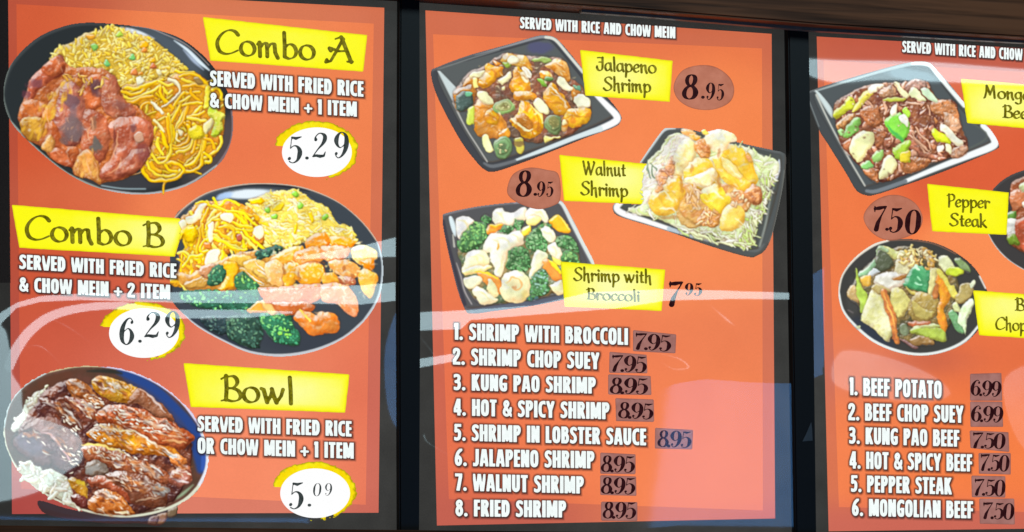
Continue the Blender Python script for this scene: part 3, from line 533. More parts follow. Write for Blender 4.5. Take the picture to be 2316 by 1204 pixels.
# ---- walnut shrimp --------------------------------------------------------
def dish_walnut():
    d = Pic('food_picture', 'walnut shrimp on shredded cabbage on a square black tray', 1380, 284, 1784, 584)
    d.Z(1280, 60, 2.15)
    tray(d, "475,500 510,494 600,500 820,560 1000,600 1050,612 1070,640 1060,750 1030,900 1000,1020 970,1085 930,1115 880,1122 700,1070 500,1000 300,940 240,915 225,885 235,860 340,690 420,570", "490,510 600,515 820,575 1000,620 1045,640 1035,760 1000,900 960,1020 940,1075 890,1085 700,1040 500,965 320,905 275,885 270,860 350,720 440,590", (80, 84, 84), (76, 80, 78))
    d.line("360,660 420,575 475,505 530,498", (205, 214, 214), [6, 7, 7, 3], sh=0, f=2)
    d.line("262,858 245,885 280,912 380,945 500,985", (255, 255, 255), [14, 14, 14, 12, 10], sh=0, f=2.6, dk=1).line("500,985 620,1022 720,1055", (190, 204, 212), [10, 8, 3], sh=0, f=2)
    d.line("1035,650 1030,700 1015,760", (236, 246, 255), [3, 9, 4], sh=0, f=2).line("1015,760 990,850 970,960 940,1070", (140, 146, 140), [3, 4, 5, 5], sh=0, f=3)
    d.line("1060,700 1045,820 1010,980 985,1050", (120, 126, 122), 1.6, sh=0, f=2).line("870,1090 930,1090 960,1060", (100, 104, 104), [2, 6, 3], sh=0, f=3)
    cab = "380,690 450,600 490,540 540,520 600,530 700,560 850,580 950,620 1030,660 1020,740 990,800 960,900 930,960 905,1065 850,1075 760,1030 680,1010 560,990 430,930 330,915 300,880 370,860"
    W = [(244, 252, 220), (232, 246, 196), (250, 255, 236), (214, 236, 160), (196, 222, 130)]
    d.shape(cab, (206, 226, 160), name='shredded_cabbage*', w=6, nz=.7, ns=6, c2=(236, 246, 206), dk=.6)
    d.grains(cab, 260, W, ln=22, wd=4.2, seed=3, name='shredded_cabbage*', curve=.5, sh=.35, dk=.6)
    d.grains("950,760 1020,700 1000,800 950,960 910,1070 840,1070 860,940 940,840", 80, [(206, 232, 140), (226, 242, 180), (176, 210, 100), (240, 250, 220)], ln=22, wd=5, seed=5, name='shredded_cabbage*', ang=75, spread=50, sh=.5)
    d.grains("560,980 760,1020 900,1060 760,1060 560,1000", 40, [(226, 240, 180), (240, 250, 220), (190, 220, 130)], ln=30, wd=5, seed=6, name='shredded_cabbage*', ang=15, spread=25)
    d.shape("380,690 430,650 500,560 560,530 620,560 620,640 560,730 440,740 400,840 380,860 370,780", (255, 255, 248), name='shredded_cabbage*', w=5, nz=.2, dk=.95, a=.8)
    d.grains('380,690 430,650 500,560 560,530 600,600 560,720 440,740 400,850 370,780', 70, [(255, 255, 250), (244, 254, 224), (226, 240, 196)], ln=20, wd=5, seed=12, name='shredded_cabbage*', ang=-45, spread=35, sh=.22, dk=.8)
    d.line("420,680 418,720 424,740", (92, 110, 84), [3, 4, 3], sh=0).line("395,650 400,700 405,735", (100, 118, 96), [2, 4, 2], sh=0).line("410,660 440,700", (96, 110, 90), [2, 3], sh=0)
    d.shape("540,870 640,850 700,930 640,980 560,960", (206, 160, 90), name='sauce*', w=6, nz=.6)
    d.shape("550,780 640,770 800,770 900,800 880,900 780,900 740,960 640,960 560,900", (190, 122, 66), name='sauce*', w=6, nz=.7, c2=(214, 160, 84))
    SH = lambda p, c=(234, 200, 70), **k: d.shape(p, c, name='shrimp', **dict(dict(w=15, nz=.4, ns=16, c2=tuple(np.array(c) * np.array([1., .9, .75])), c2s=14, hl=1., dk=.62), **k))
    SH("520,640 560,560 620,560 630,640 580,690 560,740 530,730 480,700", (250, 240, 170)); SH("600,660 640,640 700,650 740,720 730,780 660,790 590,770 570,710", (232, 192, 66))
    SH("580,740 650,720 710,690 730,720 700,780 640,780 590,765", (255, 246, 190), w=9); SH("750,600 820,580 880,620 920,690 930,760 860,790 800,740", (234, 196, 66)); SH("720,650 760,620 800,660 850,720 900,760 880,800 820,790 750,740", (240, 206, 80)); SH("760,640 800,660 850,720 830,740 780,700", (252, 232, 150), w=7)
    SH("660,560 680,520 740,500 810,520 830,555 790,570 780,600 740,615 700,590 670,575", (255, 252, 220), w=12, dk=.75); SH("655,510 675,500 685,525 665,530", (246, 232, 110), w=4)
    SH("400,840 450,760 500,735 560,740 570,820 540,890 480,920 420,900", (232, 196, 76)); SH("450,790 540,740 560,800 540,880 480,880", (226, 186, 70), w=10); SH("650,800 730,770 790,830 780,890 730,905 670,860", (236, 212, 66)); SH("750,930 780,870 830,850 860,890 870,940 800,1000 750,990", (238, 208, 96))
    SH("555,500 600,500 630,520 600,535 570,525", (236, 176, 110), w=4); SH("590,520 640,530 650,560 610,550", (222, 160, 60), w=5)
    WN = lambda p, c=(176, 104, 56), **k: d.shape(p, c, name='walnut', **dict(dict(w=6, nz=.9, ns=6, c2=(226, 150, 90), c2s=6, hl=.8), **k))
    WN("625,570 660,550 700,590 705,640 660,640 630,610", (196, 122, 52)); WN("640,560 690,590 700,620 660,600", (176, 96, 50)); WN("870,800 920,770 955,810 950,860 900,860 870,830", (150, 84, 48), w=10); WN("800,810 850,790 880,840 850,870 810,850", (206, 130, 76))
    WN("640,930 690,890 740,930 735,975 680,975 640,955", (226, 150, 70)); WN("870,620 890,615 910,665 890,660", (190, 140, 60), w=3); WN("480,690 505,640 520,660 520,720 490,730", (196, 134, 96), w=4); WN("435,740 460,700 490,730 470,770 440,760", (206, 150, 110), w=4); WN("430,790 450,760 470,790 440,810", (200, 150, 100), w=4)
    d.grains("580,790 640,780 660,870 600,880", 12, [(240, 190, 130), (226, 160, 90), (250, 210, 160)], ln=16, wd=6, seed=4, name='walnut_crumbs*', ang=70, spread=40)
    d.grains("640,890 740,900 740,970 640,970", 22, [(246, 190, 110), (255, 220, 150), (226, 150, 80)], ln=10, wd=6, seed=7, name='walnut_crumbs*'); d.grains("800,800 860,800 900,870 800,870", 12, [(240, 190, 130), (250, 220, 160)], ln=9, wd=6, seed=8, name='walnut_crumbs*')
    d.grains("440,680 520,640 520,730 430,780", 14, [(230, 180, 150), (176, 120, 90)], ln=7, wd=5, seed=9, name='walnut_crumbs*')
    for p in ["420,840 470,800 500,840", "600,740 660,730 720,700", "820,930 860,960", "640,600 650,620", "560,620 575,590", "790,680 840,730", "700,760 690,790", "460,890 500,880 530,900", "680,810 720,800 760,840"]: d.line(p, (255, 250, 214), [2, 5, 2], sh=0, f=3, a=.8)
    d.gloss('480,560 700,520 920,680 860,980 740,960 640,880 420,900', 60, (255, 252, 214), ang=30, spread=50, ln=22, wd=8, a=.6, seed=2, f=4)
    d.gloss('420,740 900,600 900,780 560,900', 30, (214, 150, 40), ang=60, spread=50, ln=20, wd=3, a=.5, seed=3, f=3)
    for x, y, a, b in [(560, 770, 8, 40), (740, 760, 10, 40), (500, 930, 50, 12), (800, 780, 30, 8), (610, 690, 8, 26), (745, 620, 8, 26)]: d.spot(x, y, a, b, (150, 88, 40), .6)
    return d.finish(lift=.66, gain=1.06, sat=1.3)
DISHES.append(dish_walnut)

# ---- shrimp with broccoli -------------------------------------------------
def dish_broccoli():
    d = Pic('food_picture', 'shrimp with broccoli and carrots on a square black tray', 992, 446, 1350, 722)
    d.Z(960, 420, 3.763)
    tray(d, "150,280 200,230 500,170 900,130 1120,122 1180,150 1240,250 1350,470 1450,680 1400,760 1250,950 1180,975 900,1030 600,1070 400,1095 340,1050 270,860 180,480", "170,310 210,255 500,190 900,152 1110,145 1160,190 1260,400 1380,650 1330,720 1180,930 900,975 600,1020 390,1045 340,1000 260,760", (98, 98, 104), (84, 84, 86))
    d.line("1120,132 1175,165 1250,310 1350,500 1440,670", (225, 232, 228), [5, 8, 9, 10, 10], sh=0, f=2.4).line("760,150 950,130 1100,132", (176, 166, 170), [2, 5, 5], sh=0, f=2)
    d.line("1180,950 900,1005 600,1045 400,1072", (92, 98, 112), [11, 12, 12, 9], sh=0, f=1.5)
    d.line("160,300 200,500 280,800 340,1010", (62, 60, 68), [6, 7, 8, 9], sh=0, f=3)
    d.shape("205,275 235,270 275,370 265,440 232,390", (226, 242, 246), w=4, nz=0, sh=.2).line("240,420 252,520", (190, 190, 180), [3, 5], sh=0)
    d.line("270,660 310,780 340,900 400,1010", (170, 164, 164), [2, 3.5, 3.5, 3], sh=0, f=1.5)
    d.shape("300,500 600,380 1000,400 1250,500 1320,680 1170,900 700,1000 430,980 320,700", (70, 90, 62), name='sauce*', w=10, nz=.7, ns=10, c2=(120, 100, 60))
    SH = lambda p, c=(255, 250, 214), **k: d.shape(p, c, name='shrimp', **dict(dict(w=16, nz=.15, ns=14, hl=1, dk=.72), **k))
    CA = lambda p, c=(246, 158, 40), **k: d.shape(p, c, name='carrot_slice', **dict(dict(w=6, nz=.15, hl=.8, dk=.6), **k))
    F = lambda p, n, sd, **k: d.floret(p, (84, 150, 84), n, sd, **k)
    F("480,280 520,250 565,280 560,320 500,330", 14, 1); SH("270,290 340,265 420,300 400,360 330,440 280,440", (255, 253, 232)); F("280,470 340,390 430,310 520,330 540,400 500,470 440,540 330,570 280,520", 90, 2, lite=(140, 214, 110))
    SH("580,300 590,210 660,190 740,235 850,175 880,240 830,320 740,360 640,350"); SH("860,230 910,180 1000,190 1055,280 1040,340 1000,300 940,260 870,300"); SH("870,270 930,250 990,290 940,340 870,330", (250, 232, 130), w=8)
    F("740,350 780,300 840,300 830,350 780,380", 18, 3); F("640,380 680,340 750,360 720,410 670,400", 18, 4); CA("520,370 560,330 660,335 640,370 540,410 515,400", (238, 140, 50)); CA("560,330 660,332 640,350 560,355", (252, 190, 40), w=3)
    SH("820,380 860,350 900,340 890,400 830,430", (252, 214, 60), w=6); CA("1060,300 1140,255 1240,370 1215,405 1130,385 1080,340", (250, 164, 36), w=8); d.line("1065,300 1140,258 1235,372", (255, 206, 90), 3, sh=0)
    F("960,350 1020,320 1090,340 1050,370 980,380", 14, 5, lite=(190, 206, 130))
    SH("500,480 560,410 640,400 700,420 780,385 835,430 820,500 760,560 690,620 660,760 620,780 590,700 560,620 550,580 500,560", w=20); d.spot(628, 515, 12, 32, (190, 130, 40), .9, nz=.2).spot(548, 600, 8, 14, (110, 110, 100), .9, nz=.2).spot(560, 640, 8, 18, (110, 110, 100), .9, nz=.2)
    SH("340,640 380,560 470,540 540,590 550,660 480,700 360,740 320,720", (255, 244, 180)); SH("320,720 420,680 540,670 560,700 440,750 350,760", (252, 234, 150), w=9)
    F("850,470 880,410 950,360 1000,400 1040,470 1040,540 1010,590 930,570 860,520", 90, 6); SH("985,370 1040,345 1090,370 1110,430 1090,480 1050,470 1000,420"); SH("1045,510 1100,485 1150,510 1172,570 1170,650 1110,620 1060,580"); SH("1090,600 1170,640 1160,680 1110,650", (255, 226, 70), w=6)
    F("1110,470 1160,425 1230,430 1290,490 1310,570 1260,560 1180,540", 50, 7); F("1180,570 1240,555 1300,610 1320,660 1180,645", 30, 8, lite=(150, 220, 120))
    F("680,640 720,560 800,530 870,550 900,620 890,700 850,740 760,740 690,700", 110, 9); SH("885,790 900,680 960,560 1030,580 1040,610 980,690 910,790", (246, 248, 190), w=9)
    CA("1000,640 1050,630 1150,700 1165,800 1090,800 1010,710", (226, 128, 52), w=8); CA("1040,640 1110,650 1165,730 1150,740", (255, 206, 40), w=4); CA("440,740 560,760 640,800 650,930 600,900 500,830", (240, 140, 60), w=6); d.line("430,735 520,745 620,790", (255, 200, 50), [3, 6, 3], sh=0)
    SH("330,790 450,770 475,820 370,880", (244, 246, 196), w=5); SH("400,890 450,850 520,890 590,940 620,980 560,1010 500,1020 440,980", (250, 246, 196), w=13); SH("520,830 550,800 620,880 625,950 590,940 530,880", (255, 240, 170), w=9)
    SH("640,880 670,780 740,735 820,740 880,790 905,870 880,950 820,995 740,1000 670,960", (255, 240, 178), w=22, nz=.3); d.spot(760, 830, 60, 40, (244, 206, 150), .6).spot(770, 870, 26, 18, (190, 120, 70), .7).spot(720, 930, 60, 30, (250, 226, 170), .8).spot(850, 930, 40, 40, (250, 206, 110), .7); d.line("700,840 740,800 800,800 830,850 790,890 760,875", (226, 160, 90), [1, 3, 3, 3, 3, 1], sh=0, f=2)
    for p in ["560,440 620,470 640,520", "600,440 680,450 720,500", "720,420 780,430 800,480", "380,600 440,600 480,660", "420,570 500,600 520,660", "610,230 660,250 680,320", "900,210 980,230 1020,290", "1010,390 1060,400 1080,450", "1070,520 1120,540 1130,600", "460,880 520,930 560,990", "290,300 350,320 370,380", "660,600 640,680 630,740", "700,560 690,640 660,720"]:
        d.line(p, (246, 196, 128), [1, 4, 1], sh=0, f=4, a=.75)
    for p in ["520,460 590,430 660,430 700,460", "760,400 800,395", "360,620 400,580 460,560", "690,770 760,750 830,770", "600,210 640,205 680,215", "900,195 960,195 1010,220", "430,870 480,880 540,920"]:
        d.line(p, (255, 255, 250), [1, 5, 1], sh=0, f=3, a=.9)
    F("900,810 940,740 1000,715 1040,780 1060,850 1050,920 960,950 900,930", 80, 10, lite=(150, 205, 180)); SH("1070,850 1110,815 1170,810 1180,920 1110,930 1075,895", (252, 240, 180)); F("860,960 920,930 980,960 900,985", 14, 11, lite=(70, 110, 110))
    return d.finish(lift=.68, gain=1.1, sat=1.2)
DISHES.append(dish_broccoli)

# ---- mongolian beef -------------------------------------------------------
def dish_mongolian():
    d = Pic('food_picture', 'mongolian beef with green onions on a square black tray', 1820, 136, 2264, 448)
    d.Z(1760, 0, 2.509)
    tray(d, "162,545 195,510 400,445 650,375 780,350 850,355 890,390 980,490 1060,590 1160,690 1220,760 1250,820 1235,850 1100,910 900,990 700,1060 560,1105 500,1112 440,1080 380,980 280,820 220,720", "205,530 400,475 650,405 800,380 860,400 960,530 1050,640 1150,730 1195,790 1180,820 1000,890 750,980 520,1055 480,1050 400,930 300,750", (70, 74, 76), (80, 86, 88))
    d.spot(760, 430, 170, 36, (120, 138, 146), .9, ang=10, nz=.3)
    d.line("205,520 400,460 640,390 780,360 850,368", (176, 190, 190), [3, 5, 7, 9, 9], sh=0, f=2).line("760,362 850,368 900,420 980,515 1055,600", (246, 252, 250), [7, 9, 10, 10, 11], sh=0, f=2.6, dk=1)
    d.line("1160,715 1210,770 1228,812 1200,838 1080,885 900,955 720,1030", (250, 255, 255), [12, 15, 17, 17, 15, 12, 9], sh=0, f=2.6, dk=1).line("720,1030 560,1085 500,1085", (120, 128, 134), [9, 9, 7], sh=0, f=2)
    d.shape("210,525 235,530 305,620 300,670", (212, 226, 226), w=5, nz=0, sh=.2); d.line("215,540 280,680 370,850 490,1055", (196, 198, 190), [5, 4, 4, 4], sh=0, f=1.3).line("165,550 230,720", (150, 160, 160), 1.5, sh=0)
    d.line("1080,690 1185,780 1000,880", (92, 98, 92), 3, sh=0, f=3)
    sc = "320,590 440,510 540,480 680,470 830,460 900,560 1000,580 1040,720 1070,840 960,900 840,940 760,980 560,1040 480,960 370,850 330,720"
    d.shape(sc, (122, 70, 44), name='sauce*', w=8, nz=.8, ns=9, c2=(86, 46, 36))
    B = [(196, 128, 96), (176, 106, 70), (214, 156, 124), (150, 84, 54), (186, 110, 60)]
    q, r = d.region(sc, 120, 21)
    for x, y in q[np.argsort(q[:, 1])]:
        n = r.randint(5, 8); a0 = r.rand() * 6; el = r.uniform(.4, .8); rr = r.uniform(6, 12); ro = r.rand() * 3
        pts = []
        for i in range(n):
            t = a0 + i * 6.283 / n; u = rr * r.uniform(.6, 1.2) * math.cos(t); v = rr * el * r.uniform(.6, 1.2) * math.sin(t)
            pts.append([x + u * math.cos(ro) - v * math.sin(ro), y + u * math.sin(ro) + v * math.cos(ro)])
        c = B[r.randint(5)]
        d.shape(pts, c, name='beef_strips*', w=4.5, nz=.6, ns=5, hl=.9, full=True, dk=.35, sh=.5, shw=4)
    BF = lambda p, c=(186, 116, 80), **k: d.shape(p, c, name='beef_slice', **dict(dict(w=7, nz=.8, ns=7, c2=tuple(np.array(c) * .7), c2s=7, hl=.8, dk=.4), **k))
    BF("720,480 780,450 835,465 830,500 760,515 725,505", (214, 160, 140)); BF("570,520 620,490 660,500 660,545 590,550", (196, 140, 100)); BF("870,580 960,570 1010,620 1030,700 980,700 920,660 870,640", (190, 116, 70)); BF("940,640 1030,690 1020,750 960,740", (214, 156, 116))
    BF("470,620 560,600 590,680 560,720 490,700", (176, 100, 60)); BF("540,730 600,740 600,800 560,840 540,790", (170, 96, 60)); BF("330,700 420,650 440,670 380,720 335,730", (206, 140, 80)); BF("720,740 800,800 870,870 960,900 840,905 740,830", (186, 110, 80)); BF("800,730 850,760 840,870 800,820", (180, 100, 70)); BF("980,860 1040,820 1075,840 1060,880 990,900", (206, 146, 110)); BF("690,930 740,890 860,910 840,950 740,990", (180, 104, 60)); BF("480,960 540,960 560,1040 500,1000", (206, 120, 70)); BF("370,810 420,790 420,850 380,850", (170, 96, 60)); BF("600,780 660,780 660,830 610,840", (150, 84, 60))
    for p in ["720,770 780,790 830,870", "760,760 820,830 850,860", "780,730 840,790 870,850", "590,560 610,620 600,650", "500,560 540,610", "700,600 760,590 820,600", "850,600 860,660", "640,760 650,800"]: d.line(p, (214, 160, 126), [3, 6, 3], name='beef_strips*', sh=.6)
    ON = lambda p, c=(236, 240, 176), **k: d.shape(p, c, name='onion_piece', **dict(dict(w=6, nz=.12, hl=.8, dk=.62), **k))
    GR = lambda p, c=(110, 180, 66), **k: d.shape(p, c, name='green_onion', **dict(dict(w=7, nz=.25, hl=.7, dk=.5), **k))
    GR("310,650 340,620 400,550 430,560 440,600 400,630 340,675 315,672", (190, 200, 50)); GR("420,620 450,570 500,510 550,482 590,490 540,530 480,600 430,640", (226, 216, 80)); ON("500,505 550,480 600,490 560,515 520,530", (250, 250, 214)); ON("650,480 670,465 730,520 750,550 720,560 680,510", (240, 240, 180)); ON("745,540 770,500 840,570 800,575", (226, 240, 180)); ON("805,510 840,500 900,570 860,572", (206, 240, 196)); GR("590,560 640,548 720,560 700,575 620,575", (196, 206, 70), w=4)
    GR("600,690 640,650 700,640 740,690 740,740 700,800 640,760", (112, 200, 60), w=9); ON("680,660 730,640 740,690 730,720 690,690", (240, 255, 230), w=6); d.line("620,710 660,760 700,800", (60, 150, 60), [3, 7, 5], sh=0, f=3); GR("700,630 725,610 750,650 740,670", (150, 206, 60), w=4); ON("640,610 665,595 670,640 640,660", (246, 250, 210), w=4)
    GR("360,770 380,720 440,680 462,680 460,730 430,770 380,785", (112, 176, 76)); GR("335,740 355,730 370,755 350,770", (160, 226, 130), w=4)
    ON("395,860 420,800 480,735 530,750 540,800 520,850 460,915 430,900", (226, 228, 160), w=10); ON("565,1020 570,960 620,880 650,890 670,950 600,1010", (232, 234, 170), w=8); GR("650,850 700,805 755,805 740,860 745,920 700,920 660,900", (150, 196, 50), w=9); GR("745,860 740,920 700,925 700,870", (222, 200, 50), w=5); GR("530,890 570,845 600,860 590,905 550,920", (130, 180, 90)); GR("470,935 500,910 530,930 520,950 480,955", (112, 176, 90), w=4)
    GR("870,760 885,725 920,750 970,790 970,825 930,820 890,790", (196, 214, 40)); ON("920,710 950,710 1000,760 1045,810 1030,830 980,810 930,750", (252, 250, 214), w=7); ON("940,830 970,830 975,880 950,870", (236, 236, 190), w=4); ON("905,835 930,830 930,860 910,865", (255, 250, 230), w=4)
    d.dots(sc, 60, [(246, 214, 180), (236, 190, 150)], r0=1.6, seed=9, a=.8, sh=.15)
    d.dots(sc, 40, [(76, 36, 30)], r0=2.4, seed=19, a=.6, sh=0, f=3)
    return d.finish(lift=.7, gain=1.08, sat=1.2, amt=.7)
DISHES.append(dish_mongolian)

# ---- beef chop suey -------------------------------------------------------
def dish_chopsuey():
    d = Pic('food_picture', 'beef chop suey with vegetables on a round black plate', 1892, 536, 2242, 812)
    d.Z(1760, 400, 2.617)
    out = "352,680 375,580 450,480 560,400 660,372 780,368 920,390 1050,450 1160,540 1230,660 1240,760 1200,880 1110,980 980,1040 840,1062 700,1040 560,980 440,880 375,790"
    d.shape(out, (62, 62, 60), name='plate', w=6, nz=0, sh=0, dk=.8, hl=.1)
    d.spot(560, 930, 160, 60, (50, 58, 72), .8, ang=35, nz=.1).spot(440, 720, 40, 110, (72, 72, 70), .8)
    d.line("356,680 380,582 455,484 560,408 650,378", (240, 232, 216), [5, 4, 5, 6, 5], sh=0, f=1.3).line("650,378 780,376 920,398 1050,458", (170, 110, 84), 1.6, sh=0)
    d.line("1190,590 1225,660", (236, 226, 216), 4, sh=0).line("1195,870 1105,970 980,1030 840,1052 700,1030 560,970 445,872 380,785 356,680", (238, 244, 240), [6, 6.5, 6.5, 6.5, 6.5, 6.5, 6, 5, 5], sh=0, f=1.2, dk=1); d.line("1180,905 1110,985 980,1046 840,1068 700,1046 560,988 440,890", (24, 24, 30), 2.6, sh=0)
    sc = "420,660 500,540 620,450 760,410 900,470 1000,520 1060,620 1060,760 1000,900 920,980 800,1000 700,960 640,960 520,860 480,780 410,700"
    d.shape(sc, (120, 96, 50), name='sauce*', w=6, nz=.8, ns=8, c2=(70, 66, 44))
    V = lambda p, c, nm='cabbage_leaf', **k: d.shape(p, c, name=nm, **dict(dict(w=7, nz=.4, ns=8, c2=tuple(np.clip(np.array(c) * .88, 0, 255)), c2s=9, hl=.8, dk=.5), **k))
    V("590,440 620,405 700,440 760,430 800,470 760,500 680,480 640,470", (226, 232, 130)); V("570,480 610,430 660,470 680,520 640,560 570,560", (76, 84, 62), 'spinach_leaf'); V("580,440 600,405 640,430 640,450 600,440 580,480", (170, 206, 150))
    V("470,580 520,530 560,490 580,520 540,580 500,600", (130, 180, 130), 'spinach_leaf', w=5); V("510,600 560,540 600,560 550,600 520,620", (232, 246, 250), 'onion_piece', w=4)
    V("680,560 700,490 760,480 830,500 800,540 760,590 690,600", (244, 236, 176)); 
    q, r = d.region("740,420 830,420 950,480 940,540 860,560 760,540 700,500", 46, 33)
    for x, y in q:
        a = r.rand() * 6; l = r.uniform(4, 9)
        d.shape([[x, y], [x + l * math.cos(a), y + l * math.sin(a)], [x + l * math.cos(a + .8) * 1.6, y + l * math.sin(a + .8) * 1.6]], [(246, 226, 130), (250, 240, 176), (214, 160, 70), (236, 200, 90)][r.randint(4)], lw=r.uniform(4, 7), name='cabbage_shreds*', nz=0, sh=.5, shw=3, full=True)
    V("560,620 620,570 720,570 770,600 740,640 660,680 600,660", (255, 253, 232), 'onion_piece', w=10, nz=.15, dk=.7)
    V("680,600 740,570 770,590 720,610", (176, 110, 50), 'beef_slice', w=4)
    V("940,480 1000,470 1050,540 1080,580 1010,580 960,540", (236, 242, 180)); V("990,570 1000,530 1080,540 1095,575 1040,590", (196, 220, 50), 'spinach_leaf', w=5); V("1040,490 1080,480 1130,540 1130,575 1100,560 1060,520", (120, 150, 90), 'spinach_leaf', w=5)
    V("740,640 790,545 830,530 900,570 885,640 880,690 800,670", (48, 128, 74), 'green_pepper', w=8, nz=.25, c2=(66, 150, 90), dk=.5); d.line("800,540 830,560", (190, 236, 190), 4, sh=0).line("805,635 835,640", (160, 230, 180), 4, sh=0).line("820,600 830,610", (140, 220, 160), 4, sh=0)
    V("405,700 430,640 470,650 500,720 450,750", (196, 160, 96), 'beef_slice'); V("450,560 465,550 480,620 520,700 510,780 480,800 470,700", (170, 204, 70), 'celery_stick', w=5, nz=.15); V("480,600 540,590 540,640 500,640", (226, 170, 60), w=4)
    V("485,830 530,700 560,640 620,690 640,760 680,860 670,960 640,975 560,900 500,860", (222, 220, 136), w=12, ns=14, c2=(236, 234, 176)); V("540,660 600,640 660,680 600,700", (200, 176, 100), w=5); V("660,690 720,665 790,740 770,780 700,830", (234, 224, 120), w=9)
    V("610,680 645,680 680,780 700,880 720,980 690,985 660,880 630,780", (226, 130, 56), 'carrot_stick', w=5, nz=.1, c2=(176, 90, 50)); d.line("625,690 660,800 690,900", (250, 180, 80), [2, 4, 1], sh=0, f=2)
    V("750,650 800,680 930,700 900,720 800,700", (206, 186, 80), w=4); V("770,780 800,690 880,690 950,720 940,800 880,860 820,860 780,830", (176, 146, 70), 'beef_slice', w=9, nz=.7); V("790,720 860,780 920,800 900,840 820,830", (206, 184, 90), w=5); V("770,860 880,850 900,880 800,890", (196, 100, 60), 'beef_slice', w=5)
    V("900,560 940,540 1000,600 1060,700 1050,730 1000,700 960,640", (240, 226, 90), w=6); V("930,580 960,600 1000,660 1015,720 980,780 1000,850 990,940 970,930 940,840 940,780 960,720 930,640", (250, 160, 40), 'carrot_slice', w=8, nz=.2, c2=(236, 130, 40)); V("900,650 940,640 950,700 920,720", (222, 128, 64), 'carrot_slice', w=5); V("890,560 930,560 920,680 890,690", (250, 240, 150), w=5)
    V("780,900 860,870 960,900 1000,950 980,980 900,960 800,930", (170, 196, 70), 'celery_stick', w=8, nz=.3); V("830,880 930,870 960,890 900,890", (190, 206, 110), w=4); V("790,960 850,940 920,980 900,1000 800,995", (150, 110, 60), 'beef_slice', w=6); V("720,960 760,970 830,1010 800,1020", (120, 84, 80), 'beef_slice', w=5)
    V("1050,740 1070,650 1110,630 1150,640 1150,690 1090,750", (160, 140, 76), 'beef_slice', w=6); V("1135,640 1160,610 1165,640 1145,670", (226, 240, 196), w=3)
    V("1010,800 1040,790 1080,860 1100,930 1060,920 1030,870", (100, 160, 100), 'spinach_leaf', w=6); V("1060,850 1090,760 1140,720 1155,760 1120,850 1110,940 1090,900", (226, 250, 200), w=7, c2=(196, 240, 160)); V("1030,760 1060,740 1080,800 1050,800", (226, 240, 160), w=4); V("720,880 760,870 770,930 740,940", (110, 124, 90), 'spinach_leaf', w=4)
    d.dots("460,890 490,880 480,900", 3, [(220, 236, 190)], r0=2.5, seed=3)
    d.line("412,790 440,805", (110, 104, 104), 3, sh=0, f=2)
    return d.finish(lift=.74, gain=1.04)
DISHES.append(dish_chopsuey)

# ---- pepper steak (only its left edge is in the photograph) ---------------
def dish_peppersteak():
    d = Pic('food_picture', 'pepper steak on a round black plate', 2222, 372, 2560, 650)
    d.Z(0, 0, 1)
    cx, cy, rx, ry = 2385, 505, 160, 126
    pts = [[cx + rx * math.cos(t) * (1 - .03 * math.sin(t)), cy + ry * math.sin(t) + 14 * math.cos(t)] for t in np.linspace(0, 6.283, 26)[:-1]]
    d.shape(pts, (64, 62, 62), name='plate', w=6, nz=0, sh=0, dk=.8, hl=.1)
    d.line(pts[8:14], (226, 226, 222), [3, 4, 4, 4], sh=0, f=1.5)
    r = np.random.RandomState(5)
    d.shape("2285,420 2320,400 2400,395 2480,430 2500,520 2460,580 2370,600 2310,570 2276,540 2290,480", (150, 80, 50), name='sauce*', w=8, nz=.7)
    def V(p, c, nm): d.shape(p, c, name=nm, w=8, nz=.5, c2=tuple(np.array(c) * .8), hl=.9)
    V("2284,440 2300,428 2326,436 2320,464 2300,478 2286,465", (206, 120, 76), 'beef_slice'); V("2302,424 2330,412 2350,424 2330,440", (226, 240, 176), 'onion_piece')
    V("2276,480 2300,476 2296,500 2280,512", (110, 170, 70), 'green_pepper'); V("2276,500 2300,498 2312,530 2290,545 2276,530", (250, 250, 240), 'onion_piece'); V("2300,500 2340,490 2356,540 2330,580 2304,556 2296,524", (214, 96, 62), 'red_pepper'); V("2276,536 2296,532 2306,552 2282,552", (150, 196, 60), 'green_pepper')
    V("2310,460 2350,450 2380,470 2350,496", (255, 250, 226), 'onion_piece')
    q, rr = d.region("2350,410 2460,420 2490,520 2440,580 2350,590 2340,480", 26, 4)
    for x, y in q:
        a = rr.rand() * 6
        V([[x + 18 * math.cos(a + t) * rr.uniform(.6, 1.2), y + 12 * math.sin(a + t) * rr.uniform(.6, 1.2)] for t in np.linspace(0, 5.2, 6)], [(176, 96, 60), (110, 170, 70), (240, 236, 200), (206, 90, 60)][rr.randint(4)], ['beef_slice', 'green_pepper', 'onion_piece', 'red_pepper'][0])
    return d.finish()
DISHES.append(dish_peppersteak)
# ------------------------------------------------------------------ lettering
# Three hand-built alphabets: bold condensed capitals, a pen-drawn display face, modern italic numerals.
# A glyph is a list of strokes; a stroke is (points, radii, smooth, closed); y runs up, cap height 1.
def _p(s): return [[float(v) for v in q.split(',')] for q in s.split()]

